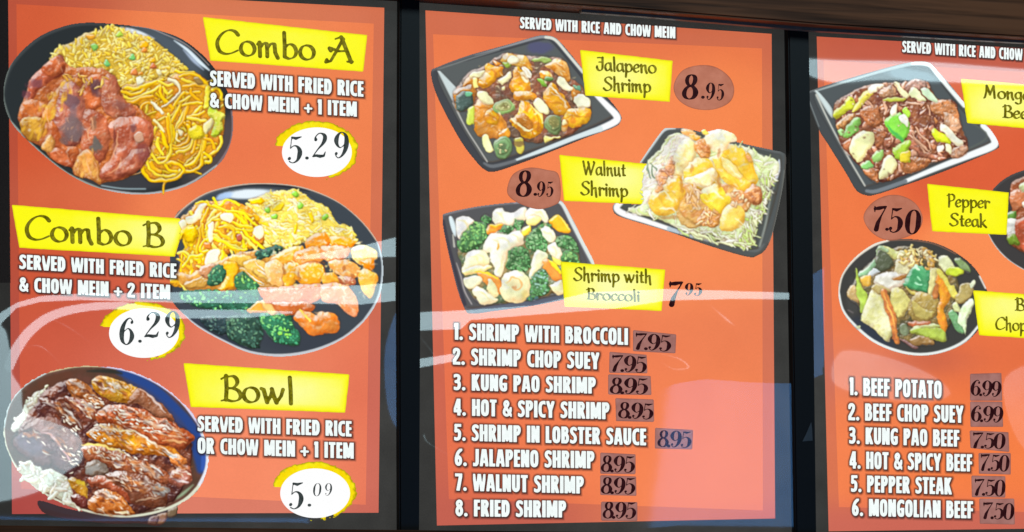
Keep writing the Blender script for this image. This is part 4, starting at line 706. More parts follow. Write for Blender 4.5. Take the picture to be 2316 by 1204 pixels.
def sans():
    r, q = .108, .088
    V = lambda x, a=-.3, b=1.3: ([[x, a], [x, b]], [r, r], 0, 0)
    Hh = lambda y, a, b: ([[a, y], [b, y]], [q, q], 0, 0)
    L = lambda s, k=r: (_p(s), [k], 0, 0)
    Cc = lambda s, k=r, c=0: (_p(s), [k], 1, c)
    g = {}
    g['E'] = (.37, [V(r), Hh(1 - q, r, 1), Hh(q, r, 1), Hh(.51, r, .32)])
    g['F'] = (.37, [V(r), Hh(1 - q, r, 1), Hh(.5, r, .33)])
    g['L'] = (.36, [V(r), Hh(q, r, 1)])
    g['T'] = (.42, [V(.21), Hh(1 - q, -.2, 1)])
    g['H'] = (.50, [V(r), V(.5 - r), Hh(.51, .1, .4)])
    g['I'] = (.22, [V(.11)])
    g['D'] = (.49, [V(r), Cc(".1,.912 .25,.9 .36,.75 .382,.5 .36,.25 .25,.1 .1,.088")])
    g['P'] = (.46, [V(r), Cc(".1,.912 .27,.91 .352,.82 .355,.66 .28,.51 .1,.47", .1)])
    g['R'] = (.49, [V(r), Cc(".1,.912 .27,.91 .355,.82 .358,.68 .28,.53 .1,.49", .1), L(".25,.52 .46,-.2", .105)])
    g['B'] = (.48, [V(r), Cc(".1,.915 .26,.91 .34,.83 .34,.68 .26,.57 .1,.53", .09), Cc(".1,.53 .28,.52 .37,.42 .375,.24 .29,.1 .1,.088", .1)])
    g['C'] = (.44, [Cc(".47,.86 .34,.905 .18,.85 .112,.68 .106,.5 .112,.32 .18,.15 .34,.095 .47,.14", .1)])
    g['G'] = (.49, [Cc(".46,.84 .33,.905 .18,.85 .112,.68 .106,.5 .112,.32 .18,.13 .32,.095 .385,.16 .385,.42", .1), Hh(.44, .3, .45)])
    g['O'] = (.50, [Cc(".25,.9 .36,.84 .392,.66 .395,.5 .392,.34 .36,.16 .25,.1 .14,.16 .108,.34 .105,.5 .108,.66 .14,.84", .104, 1)])
    g['S'] = (.43, [Cc(".37,.84 .26,.905 .14,.87 .1,.75 .14,.63 .27,.5 .33,.38 .33,.22 .26,.12 .15,.095 .03,.15", .095)])
    g['U'] = (.49, [Cc(".106,1.3 .106,.9 .106,.4 .13,.18 .245,.1 .36,.18 .384,.4 .384,.9 .384,1.3", .104)])
    g['A'] = (.52, [L(".04,-.3 .245,1.2", .098), L(".48,-.3 .275,1.2", .098), ([[.1, .27], [.42, .27]], [.075] * 2, 0, 0)])
    g['V'] = (.50, [L("-.03,1.3 .235,-.15", .1), L(".53,1.3 .265,-.15", .1)])
    g['W'] = (.76, [L("-.0,1.3 .2,-.15", .09), L(".38,1.15 .22,-.15", .085), L(".38,1.15 .54,-.15", .085), L(".76,1.3 .56,-.15", .09)])
    g['M'] = (.66, [V(.1), V(.56), L(".11,1.2 .33,.12", .095), L(".55,1.2 .33,.12", .095)])
    g['N'] = (.51, [V(.1), V(.41), L(".07,1.2 .44,-.2", .098)])
    g['K'] = (.50, [V(r), L(".12,.42 .5,1.25", .1), L(".2,.62 .5,-.25", .105)])
    g['X'] = g['K']
    g['Y'] = (.50, [L("-.03,1.3 .25,.42", .1), L(".53,1.3 .25,.42", .1), ([[.25, .45], [.25, -.3]], [r, r], 0, 0)])
    g['J'] = (.36, [Cc(".255,1.3 .255,.7 .25,.25 .19,.11 .09,.09 -.05,.12", .104)])
    g['&'] = (.56, [Cc(".53,.08 .38,.27 .2,.55 .12,.74 .16,.87 .26,.9 .33,.8 .29,.66 .16,.5 .09,.34 .1,.18 .22,.09 .36,.14 .47,.34 .5,.5", .085)])
    g['+'] = (.44, [([[.22, .12], [.22, .58]], [.075] * 2, 0, 0), ([[.02, .35], [.42, .35]], [.07] * 2, 0, 0)])
    g['.'] = (.22, [([[.11, .1], [.11, .1]], [.11] * 2, 0, 0)])
    g['1'] = (.26, [V(.15), L(".14,1.0 -.1,.74", .07)])
    g['2'] = (.46, [Cc(".07,.74 .12,.87 .23,.905 .34,.84 .345,.68 .26,.48 .12,.26 .06,.1", .098), Hh(q, .05, 1)])
    g['3'] = (.44, [Cc(".02,.86 .17,.91 .3,.86 .32,.72 .26,.57 .14,.53", .094), Cc(".14,.53 .29,.5 .335,.36 .31,.18 .2,.095 .02,.13", .098)])
    g['4'] = (.48, [([[.32, -.3], [.32, 1.3]], [.1] * 2, 0, 0), L(".3,1.05 .07,.36", .085), Hh(.27, .05, 1)])
    g['5'] = (.44, [Hh(1 - q, .1, 1), L(".11,.95 .1,.56", .085), Cc(".1,.58 .22,.61 .32,.52 .335,.35 .3,.17 .18,.095 .02,.13", .098)])
    g['6'] = (.47, [Cc(".4,.95 .22,.78 .12,.52 .105,.33 .14,.16 .24,.095 .33,.16 .362,.31 .32,.46 .22,.52 .13,.42", .095)])
    g['7'] = (.44, [Hh(1 - q, -.1, 1), L(".36,.95 .12,-.3", .105)])
    g['8'] = (.46, [Cc(".23,.905 .33,.84 .34,.7 .23,.55 .12,.7 .13,.84", .09, 1), Cc(".23,.55 .345,.44 .355,.22 .23,.095 .105,.22 .115,.44", .096, 1)])
    g[' '] = (.27, [])
    return g

def pen():
    """pen face: widths follow the stroke direction (flat nib held at an angle)"""
    g = {}
    def S(w, *st): return (w, [(_p(a.lstrip('!')), None, a[0] != '!', 0) for a in st])
    g['C'] = S(.86, ".84,.8 .72,.93 .52,.96 .3,.84 .13,.6 .09,.36 .18,.12 .38,.03 .6,.07 .84,.2")
    g['A'] = S(1.0, "!.36,.88 .56,.97 .66,.9", "!.58,.97 .78,.45 .94,.02", "!.8,.03 1.0,.04", "!.64,.9 .4,.4 .2,.02 .08,-.04", "!.06,.06 .02,-.04 .2,.0", ".2,.42 .16,.52 .3,.48 .5,.42 .72,.44", )
    g['B'] = S(.72, "!.04,.84 .12,.9 .26,.93", "!.2,.97 .22,.5 .2,.06", ".04,.02 .2,.06 .42,.02 .62,.08 .7,.24 .62,.42 .44,.5 .26,.5", ".24,.93 .44,.96 .56,.86 .58,.7 .48,.56 .34,.5")
    g['J'] = S(.56, "!.06,.92 .2,.94 .36,.93 .5,.96", "!.44,.95 .44,.3", ".44,.4 .42,.14 .28,.0 .12,.04 .03,.2 .04,.3", "!.16,.6 .26,.62 .44,.6")
    g['M'] = S(.98, "!.22,.94 .2,.5 .1,.06 .02,-.02", "!.22,.96 .36,.6 .46,.28", "!.46,.28 .6,.66 .72,.96", "!.72,.96 .76,.5 .8,.04")
    g['P'] = S(.66, "!.04,.86 .16,.93 .26,.93", "!.2,.96 .22,.4 .2,.0", ".24,.93 .44,.97 .6,.86 .62,.66 .5,.5 .3,.44")
    g['S'] = S(.7, ".62,.86 .48,.97 .28,.95 .15,.8 .2,.64 .4,.5 .58,.36 .6,.18 .44,.03 .22,.0 .04,.14")
    g['W'] = S(1.04, "!.04,.96 .14,.5 .26,.04", "!.26,.04 .4,.5 .52,.8", "!.44,.93 .54,.5 .66,.04", "!.66,.04 .82,.5 .96,.9 .9,.95")
    g['a'] = S(.56, ".44,.5 .26,.58 .1,.46 .05,.24 .14,.05 .28,.04 .42,.2", "!.44,.56 .45,.2 .52,.03")
    g['b'] = S(.6, "!.1,1.0 .12,.5 .12,.06", ".12,.4 .28,.56 .46,.5 .54,.28 .46,.08 .28,.0 .12,.07")
    g['c'] = S(.48, ".44,.48 .3,.58 .14,.48 .05,.26 .13,.06 .28,.02 .44,.12")
    g['e'] = S(.48, ".07,.26 .2,.3 .38,.36 .4,.5 .26,.58 .12,.46 .05,.26 .13,.06 .28,.02 .44,.12")
    g['f'] = S(.4, ".4,.9 .28,.98 .18,.84 .16,.5", "!.16,.6 .17,.3 .14,-.06", "!.02,.5 .16,.54 .34,.56")
    g['g'] = S(.56, ".44,.5 .26,.58 .1,.46 .06,.26 .16,.1 .3,.1 .43,.24", "!.45,.56 .46,.1", ".46,.2 .44,-.2 .28,-.32 .08,-.24")
    g['h'] = S(.58, "!.1,1.0 .12,.5 .11,.02", ".12,.36 .28,.54 .42,.5", "!.4,.52 .42,.2 .46,-.1")
    g['i'] = S(.24, "!.02,.5 .12,.56 .13,.03", "!.11,.82 .15,.78")
    g['k'] = S(.56, "!.1,1.0 .12,.5 .11,.02", "!.12,.26 .26,.36 .44,.56", "!.22,.34 .36,.14 .52,.0")
    g['l'] = S(.26, "!.1,1.0 .13,.5 .14,.02")
    g['m'] = S(.86, "!.02,.48 .1,.56 .12,.02", ".12,.34 .26,.54 .38,.5", "!.36,.52 .38,.2 .38,.03", ".38,.34 .52,.54 .66,.5", "!.64,.52 .67,.2 .76,.0")
    g['n'] = S(.58, "!.02,.48 .1,.56 .12,.02", ".12,.34 .28,.54 .42,.5", "!.4,.52 .42,.2 .5,.0")
    g['o'] = (.6, [(_p(".28,.56 .46,.5 .55,.3 .48,.09 .3,.01 .13,.08 .05,.27 .12,.48"), None, 1, 1)])
    g['p'] = S(.6, "!.02,.48 .11,.56 .13,-.1 .1,-.36", ".13,.36 .28,.56 .46,.5 .54,.28 .46,.08 .28,.01 .14,.08")
    g['r'] = S(.46, "!.02,.48 .1,.56 .12,.02", ".12,.34 .24,.54 .4,.5 .42,.46")
    g['t'] = S(.4, "!.2,.78 .18,.4 .2,.06 .36,.04", "!.04,.52 .2,.54 .36,.56")
    g['u'] = S(.58, "!.02,.5 .1,.56 .12,.2", ".12,.3 .14,.05 .28,.02 .42,.2", "!.42,.56 .43,.2 .52,.0")
    g['w'] = S(.86, "!.02,.54 .1,.5 .22,.03", "!.22,.03 .34,.28 .4,.5", "!.38,.54 .44,.3 .54,.03", "!.54,.03 .7,.3 .76,.54")
    g['y'] = S(.56, "!.02,.5 .1,.56 .12,.2", ".12,.3 .14,.05 .28,.04 .42,.2", "!.44,.56 .44,.0", ".44,.1 .42,-.2 .26,-.32 .06,-.24")
    g[' '] = (.3, [])
    return g

def numerals():
    """high-contrast numerals, points x,y,r"""
    g = {}
    def S(*st):
        out = []
        for a in st:
            q = a.lstrip('!@'); pts = _p(q)
            out.append(([p[:2] for p in pts], [p[2] for p in pts], '!' not in a[:2], '@' in a[:2]))
        return out
    g['0'] = (.58, S("@.29,.98,.02 .42,.9,.05 .49,.7,.085 .5,.5,.095 .49,.3,.085 .42,.1,.05 .29,.02,.02 .16,.1,.05 .09,.3,.085 .08,.5,.095 .09,.7,.085 .16,.9,.05"))
    g['2'] = (.6, S(".12,.72,.07 .1,.82,.03 .2,.95,.025 .32,.97,.03 .46,.88,.075 .48,.72,.09 .4,.54,.06 .24,.34,.03 .06,.06,.02", "!.06,.05,.03 .2,.09,.055 .36,.06,.07 .5,.08,.05 .55,.24,.018"))
    g['5'] = (.58, S("!.14,.94,.035 .3,.9,.06 .5,.96,.02", "!.14,.94,.02 .12,.54,.018", ".12,.53,.018 .24,.63,.02 .38,.6,.045 .48,.46,.085 .49,.3,.095 .42,.1,.05 .26,.01,.02 .12,.06,.025", "!.11,.16,.062 .12,.17,.062"))
    g['6'] = (.58, S("!.44,.82,.06 .445,.83,.06", ".46,.88,.02 .36,.98,.02 .22,.9,.045 .11,.68,.085 .08,.42,.1 .13,.16,.07 .28,.015,.02 .42,.1,.055 .49,.3,.095 .43,.5,.055 .3,.6,.02 .14,.46,.02"))
    g['7'] = (.56, S("!.06,.97,.02 .07,.86,.035 .08,.74,.015", "!.07,.88,.05 .26,.9,.07 .5,.95,.04", "!.54,.97,.02 .36,.6,.03 .24,.3,.075 .2,.05,.09"))
    g['8'] = (.58, S("@.29,.975,.02 .41,.9,.06 .44,.76,.075 .4,.62,.06 .29,.53,.035 .18,.62,.055 .14,.76,.065 .17,.9,.055", "@.29,.54,.04 .42,.46,.06 .5,.28,.09 .45,.1,.065 .29,.015,.02 .13,.1,.055 .08,.26,.075 .14,.44,.055"))
    g['9'] = (.58, S("!.13,.17,.06 .135,.18,.06", ".12,.1,.02 .22,.015,.02 .36,.1,.045 .47,.32,.085 .5,.58,.1 .45,.84,.07 .3,.98,.02 .16,.9,.055 .09,.7,.095 .15,.5,.055 .28,.4,.02 .44,.54,.02"))
    g['.'] = (.16, S("!.07,.07,.085 .075,.07,.085"))
    return g

FONT = {'sans': sans(), 'pen': pen(), 'num': numerals()}
SHEAR = {'sans': 0, 'pen': 0, 'num': .09}
GAP = {'sans': .055, 'pen': .03, 'num': -.02}

def glyph_sdf(font, ch, U, V, weight=1.):
    """signed distance in glyph units (positive inside)"""
    w, strokes = FONT[font][ch]
    best = np.full(U.shape, -9.)
    for pts, rad, sm, cl in strokes:
        pts = np.array(pts, float)
        if rad is None: rad = [0.] * len(pts)
        if len(rad) == 1: rad = rad * len(pts)
        a = np.column_stack([pts, rad])
        if sm and len(pts) > 2: a = spline(a, bool(cl), 5)
        if cl: a = np.vstack([a, a[:1]])
        if font == 'pen':
            t = np.gradient(a[:, :2], axis=0)
            ang = np.arctan2(t[:, 1], t[:, 0])
            nib = math.radians(22)
            a[:, 2] = .03 + .047 * np.abs(np.sin(ang - nib)) ** 1.2
        best = np.maximum(best, seg_dist(U, V, a[:, :2], False, a[:, 2] * weight))
    if font == 'sans':
        if ch not in '+.':
            best = np.minimum(best, np.minimum(np.minimum(V, 1 - V), np.minimum(U, w - U)))
    return best

def layout(font, text, gap=None):
    x = 0; out = []
    gap = GAP[font] if gap is None else gap
    for ch in text:
        out.append((ch, x)); x += FONT[font][ch][0] + gap
    return out, x - gap
# ------------------------------------------------------------------ helpers
def lin(c):
    c = np.clip(np.asarray(c, float) / 255., 0, 1)
    return np.where(c <= .04045, c / 12.92, ((c + .055) / 1.055) ** 2.4)

# painted backlight glow in the emission, as soft bright spots (photo px, amplitude, radius x, radius y)
GLOW_SPOTS = [(600, 520, .75, 380, 330), (640, 1010, .75, 330, 260), (560, 90, .35, 420, 150), (1300, 330, .62, 420, 380), (1560, 1000, .85, 380, 330), (1300, 900, .25, 500, 400), (1980, 620, .6, 240, 420), (2300, 1000, .6, 340, 260)]
BASE_L = .86
TB = []
for px, py, a, rx, ry in GLOW_SPOTS:
    p = P2B(px, py); TB.append((p[0], p[2], a, rx * PXM, ry * PXM))
def backlight(x, z):
    b = np.full(np.shape(x), BASE_L)
    for cx, cz, a, rx, rz in TB: b = b + a * np.exp(-(((x - cx) / rx) ** 2 + ((z - cz) / rz) ** 2))
    return b

def backlight_group():
    g = bpy.data.node_groups.new('backlight', 'ShaderNodeTree')
    g.interface.new_socket('Level', in_out='OUTPUT', socket_type='NodeSocketFloat')
    n = g.nodes; l = g.links
    geo = n.new('ShaderNodeNewGeometry'); sep = n.new('ShaderNodeSeparateXYZ'); l.new(geo.outputs['Position'], sep.inputs[0])
    def m(op, a, b=None):
        q = n.new('ShaderNodeMath'); q.operation = op
        for i, v in enumerate((a, b)):
            if v is None: continue
            if isinstance(v, (int, float)): q.inputs[i].default_value = float(v)
            else: l.new(v, q.inputs[i])
        return q.outputs[0]
    tot = None
    for cx, cz, a, rx, rz in TB:
        u = m('DIVIDE', m('SUBTRACT', sep.outputs[0], cx), rx); v = m('DIVIDE', m('SUBTRACT', sep.outputs[2], cz), rz)
        e = m('MULTIPLY', m('EXPONENT', m('MULTIPLY', m('ADD', m('MULTIPLY', u, u), m('MULTIPLY', v, v)), -1.)), a)
        tot = e if tot is None else m('ADD', tot, e)
    tot = m('ADD', tot, BASE_L)
    out = n.new('NodeGroupOutput'); l.new(tot, out.inputs[0])
    return g
BG = backlight_group()

def print_mat(name, ink=None, grain=.05, gscale=900, blotch=0.):
    """backlit film: ink colour (attribute or constant) emitting, times the painted backlight level"""
    m = bpy.data.materials.new(name); m.use_nodes = True
    n = m.node_tree.nodes; l = m.node_tree.links; n.clear()
    out = n.new('ShaderNodeOutputMaterial'); em = n.new('ShaderNodeEmission')
    if ink is None:
        at = n.new('ShaderNodeAttribute'); at.attribute_name = 'ink'; col = at.outputs['Color']
    else:
        rgb = n.new('ShaderNodeRGB'); rgb.outputs[0].default_value = tuple(ink) + (1,); col = rgb.outputs[0]
    tc = n.new('ShaderNodeNewGeometry')
    no = n.new('ShaderNodeTexNoise'); no.inputs['Scale'].default_value = gscale; no.inputs['Detail'].default_value = 2
    l.new(tc.outputs['Position'], no.inputs['Vector'])
    mr = n.new('ShaderNodeMapRange'); mr.inputs[1].default_value = .3; mr.inputs[2].default_value = .7; mr.inputs[3].default_value = 1 - grain; mr.inputs[4].default_value = 1 + grain
    l.new(no.outputs['Fac'], mr.inputs[0])
    lev = n.new('ShaderNodeGroup'); lev.node_tree = BG
    mu = n.new('ShaderNodeMath'); mu.operation = 'MULTIPLY'; l.new(mr.outputs[0], mu.inputs[0]); l.new(lev.outputs[0], mu.inputs[1])
    val = mu.outputs[0]
    if blotch:
        n2 = n.new('ShaderNodeTexNoise'); n2.inputs['Scale'].default_value = 22; n2.inputs['Detail'].default_value = 4; l.new(tc.outputs['Position'], n2.inputs['Vector'])
        r2 = n.new('ShaderNodeMapRange'); r2.inputs[1].default_value = .3; r2.inputs[2].default_value = .7; r2.inputs[3].default_value = 1 - blotch; r2.inputs[4].default_value = 1 + blotch
        l.new(n2.outputs['Fac'], r2.inputs[0])
        m2 = n.new('ShaderNodeMath'); m2.operation = 'MULTIPLY'; l.new(val, m2.inputs[0]); l.new(r2.outputs[0], m2.inputs[1]); val = m2.outputs[0]
    l.new(col, em.inputs[0]); l.new(val, em.inputs[1]); l.new(em.outputs[0], out.inputs[0])
    return m
FILM = print_mat('printed_film', None, grain=.03)
FILM_RED = print_mat('red_ink_film', None, grain=.04, blotch=.012)
FILM_DARK = print_mat('charcoal_film', (.031, .031, .029), grain=.10, gscale=500, blotch=.15)
FILM_BLACK = print_mat('black_film', (.012, .011, .011), grain=.2, gscale=500)
def shade_mat():
    m = bpy.data.materials.new('letter_shadow_ink'); m.use_nodes = True
    n = m.node_tree.nodes; l = m.node_tree.links; n.clear()
    out = n.new('ShaderNodeOutputMaterial'); em = n.new('ShaderNodeEmission'); tr = n.new('ShaderNodeBsdfTransparent'); mx = n.new('ShaderNodeMixShader')
    em.inputs[0].default_value = (.030, .020, .020, 1)
    at = n.new('ShaderNodeAttribute'); at.attribute_name = 'ink'
    l.new(at.outputs['Fac'], mx.inputs[0]); l.new(tr.outputs[0], mx.inputs[1]); l.new(em.outputs[0], mx.inputs[2]); l.new(mx.outputs[0], out.inputs[0])
    return m
FILM_SHADE = shade_mat()

def surf_mat(name, col, rough=.6, noise=None, spec=.3, bump=0):
    m = bpy.data.materials.new(name); m.use_nodes = True
    n = m.node_tree.nodes; l = m.node_tree.links; b = n['Principled BSDF']
    b.inputs['Roughness'].default_value = rough; b.inputs['Specular IOR Level'].default_value = spec
    tc = n.new('ShaderNodeTexCoord'); no = n.new('ShaderNodeTexNoise'); no.inputs['Scale'].default_value = noise or 40; no.inputs['Detail'].default_value = 5
    l.new(tc.outputs['Object'], no.inputs['Vector'])
    r = n.new('ShaderNodeValToRGB'); r.color_ramp.elements[0].color = tuple(np.array(col) * .7) + (1,); r.color_ramp.elements[1].color = tuple(np.array(col) * 1.3) + (1,)
    l.new(no.outputs['Fac'], r.inputs[0]); l.new(r.outputs[0], b.inputs['Base Color'])
    return m
def wood_mat(name='stained_wood', k=1.):
    m = bpy.data.materials.new(name); m.use_nodes = True
    n = m.node_tree.nodes; l = m.node_tree.links; b = n['Principled BSDF']
    tc = n.new('ShaderNodeTexCoord'); mp = n.new('ShaderNodeMapping'); l.new(tc.outputs['Object'], mp.inputs[0]); mp.inputs['Scale'].default_value = (2.2, 30, 60)
    n1 = n.new('ShaderNodeTexNoise'); n1.inputs['Scale'].default_value = 1.4; n1.inputs['Detail'].default_value = 8; n1.inputs['Distortion'].default_value = .6; l.new(mp.outputs[0], n1.inputs[0])
    mp2 = n.new('ShaderNodeMapping'); l.new(tc.outputs['Object'], mp2.inputs[0]); mp2.inputs['Scale'].default_value = (1.2, 4, 7)
    n2 = n.new('ShaderNodeTexNoise'); n2.inputs['Scale'].default_value = 2; n2.inputs['Detail'].default_value = 3; l.new(mp2.outputs[0], n2.inputs[0])
    mx = n.new('ShaderNodeMath'); mx.operation = 'MULTIPLY_ADD'; mx.inputs[1].default_value = .55; l.new(n1.outputs['Fac'], mx.inputs[0])
    m2 = n.new('ShaderNodeMath'); m2.operation = 'MULTIPLY'; m2.inputs[1].default_value = .45; l.new(n2.outputs['Fac'], m2.inputs[0]); l.new(m2.outputs[0], mx.inputs[2])
    r = n.new('ShaderNodeValToRGB'); e = r.color_ramp.elements
    e[0].position = .40; e[0].color = (.03 * k, .010 * k, .005 * k, 1); e[1].position = .60; e[1].color = (.25 * k, .085 * k, .035 * k, 1)
    l.new(mx.outputs[0], r.inputs[0]); l.new(r.outputs[0], b.inputs['Base Color'])
    b.inputs['Roughness'].default_value = .5; b.inputs['Specular IOR Level'].default_value = .12
    bp = n.new('ShaderNodeBump'); bp.inputs['Strength'].default_value = .25; bp.inputs['Distance'].default_value = .002; l.new(n1.outputs['Fac'], bp.inputs['Height']); l.new(bp.outputs[0], b.inputs['Normal'])
    return m
WOOD = wood_mat(); BLACK = surf_mat('black_painted_metal', (.006, .006, .008), .5, 300, .25); WALLM = surf_mat('dark_wall_paint', (.05, .045, .04), .8); BOXM = surf_mat('light_box_metal', (.08, .08, .085), .6, 60)
TRIM = surf_mat('aluminium_trim', (.16, .15, .13), .45, 80, .5)

def mesh_obj(name, verts, faces, mat, parent=None, cols=None, loops=None):
    me = bpy.data.meshes.new(name)
    if isinstance(faces, np.ndarray):
        nv, nf, k = len(verts), len(faces), faces.shape[1]
        me.vertices.add(nv); me.vertices.foreach_set('co', np.ascontiguousarray(verts, np.float32).ravel())
        me.loops.add(nf * k); me.loops.foreach_set('vertex_index', faces.astype(np.int32).ravel())
        me.polygons.add(nf); me.polygons.foreach_set('loop_start', np.arange(0, nf * k, k, dtype=np.int32))
        try: me.polygons.foreach_set('loop_total', np.full(nf, k, np.int32))
        except Exception: pass
        me.update(calc_edges=True)
    else:
        me.from_pydata([tuple(map(float, v)) for v in verts], [], faces); me.update()
    if cols is not None:
        at = me.color_attributes.new('ink', 'FLOAT_COLOR', 'POINT')
        c = np.ones((len(verts), 4), np.float32); c[:, :3] = cols
        at.data.foreach_set('color', c.ravel())
    me.materials.append(mat)
    o = bpy.data.objects.new(name, me); SC.collection.objects.link(o)
    if parent is not None: o.parent = parent
    return o

def ink_of(rgb, x, z):
    """printed ink that shows as this colour in front of the backlight"""
    return lin(rgb) / (.94 * backlight(x, z)[..., None])

def march(V):
    """marching squares on grid values (positive inside): verts (fractional i,j) and triangles"""
    ny, nx = V.shape
    pos = V > 0
    c = pos[:-1, :-1].astype(int) + pos[:-1, 1:] + pos[1:, 1:] + pos[1:, :-1]
    verts = []; tris = []
    J, I = np.nonzero(c == 4)
    if len(J):
        base = {}
        q = np.stack([J * nx + I, J * nx + I + 1, (J + 1) * nx + I + 1, (J + 1) * nx + I], 1)
        u, inv = np.unique(q, return_inverse=True)
        verts = [(k % nx, k // nx) for k in u]; inv = inv.reshape(q.shape)
        tris = [(a, b, d) for a, b, d in inv[:, [0, 1, 2]]] + [(a, b, d) for a, b, d in inv[:, [0, 2, 3]]]
    J, I = np.nonzero((c > 0) & (c < 4))
    for j, i in zip(J, I):
        cor = [(i, j), (i + 1, j), (i + 1, j + 1), (i, j + 1)]
        poly = []
        for k in range(4):
            a, b = cor[k], cor[(k + 1) % 4]
            va, vb = V[a[1], a[0]], V[b[1], b[0]]
            if va > 0: poly.append(a)
            if (va > 0) != (vb > 0):
                t = va / (va - vb); poly.append((a[0] + (b[0] - a[0]) * t, a[1] + (b[1] - a[1]) * t))
        n0 = len(verts); verts += poly
        tris += [(n0, n0 + k, n0 + k + 1) for k in range(1, len(poly) - 1)]
    return verts, tris

def sdf_part(name, parent, fn, box, step, y, color, mat=None):
    """flat printed part: fn(X,Y) signed distance in photo px, color = rgb or fn(x,y,d)"""
    x0, y0, x1, y1 = box
    xs = np.arange(x0, x1 + step, step); ys = np.arange(y0, y1 + step, step)
    X, Y = np.meshgrid(xs, ys)
    V = fn(X, Y)
    vs, ts = march(V)
    if not ts: return None
    vs = np.array(vs, float); px = x0 + vs[:, 0] * step; py = y0 + vs[:, 1] * step
    p = P2B(px, py, y)
    if callable(color): rgb = color(px, py, fn(px, py) if color.__code__.co_argcount > 2 else None)
    else: rgb = np.broadcast_to(np.array(color, float), (len(px), 3))
    return mesh_obj(name, p, np.array(ts), mat or FILM, parent, cols=ink_of(rgb, p[:, 0], p[:, 2]))

def poly_fn(pts, sm=False):
    pts = np.array(pts, float)
    if sm: pts = spline(pts, True, 6)
    def f(X, Y):
        d = seg_dist(X, Y, pts, True); return np.where(inside(X, Y, pts), d, -d)
    return f
def bbox(pts, pad=3):
    a = np.array(pts, float); mn, mx = a.min(0) - pad, a.max(0) + pad
    return mn[0], mn[1], mx[0], mx[1]

def quad_part(name, parent, pts, y, mat, cols=None, nx=1, ny=1):
    (ax, ay), (bx, by), (cx, cy), (dx, dy) = pts
    u, v = np.meshgrid(np.linspace(0, 1, nx + 1), np.linspace(0, 1, ny + 1))
    X = (ax * (1 - u) + bx * u) * (1 - v) + (dx * (1 - u) + cx * u) * v
    Y = (ay * (1 - u) + by * u) * (1 - v) + (dy * (1 - u) + cy * u) * v
    p = P2B(X.ravel(), Y.ravel(), y)
    j, i = np.meshgrid(range(ny), range(nx), indexing='ij'); k = (j * (nx + 1) + i).ravel()
    f = np.stack([k, k + 1, k + nx + 2, k + nx + 1], 1)
    return mesh_obj(name, p, f, mat, parent, cols)

def box_obj(name, x0, x1, y0, y1, z0, z1, mat, parent=None, bev=0):
    v = [(x, y, z) for z in (z0, z1) for y in (y0, y1) for x in (x0, x1)]
    f = [(0, 2, 3, 1), (4, 5, 7, 6), (0, 1, 5, 4), (2, 6, 7, 3), (0, 4, 6, 2), (1, 3, 7, 5)]
    o = mesh_obj(name, v, f, mat, parent)
    if bev:
        b = o.modifiers.new('bevel', 'BEVEL'); b.width = bev; b.segments = 2
    return o
def tag(o, label=None, cat=None, group=None, kind=None):
    for k, v in (('label', label), ('category', cat), ('group', group), ('kind', kind)):
        if v: o[k] = v
    return o
def thing(name, loc, label, cat, group=None):
    o = bpy.data.objects.new(name, None); SC.collection.objects.link(o); o.empty_display_size = .05
    return tag(o, label, cat, group)          # parts carry world coordinates, so the Empty stays at the origin

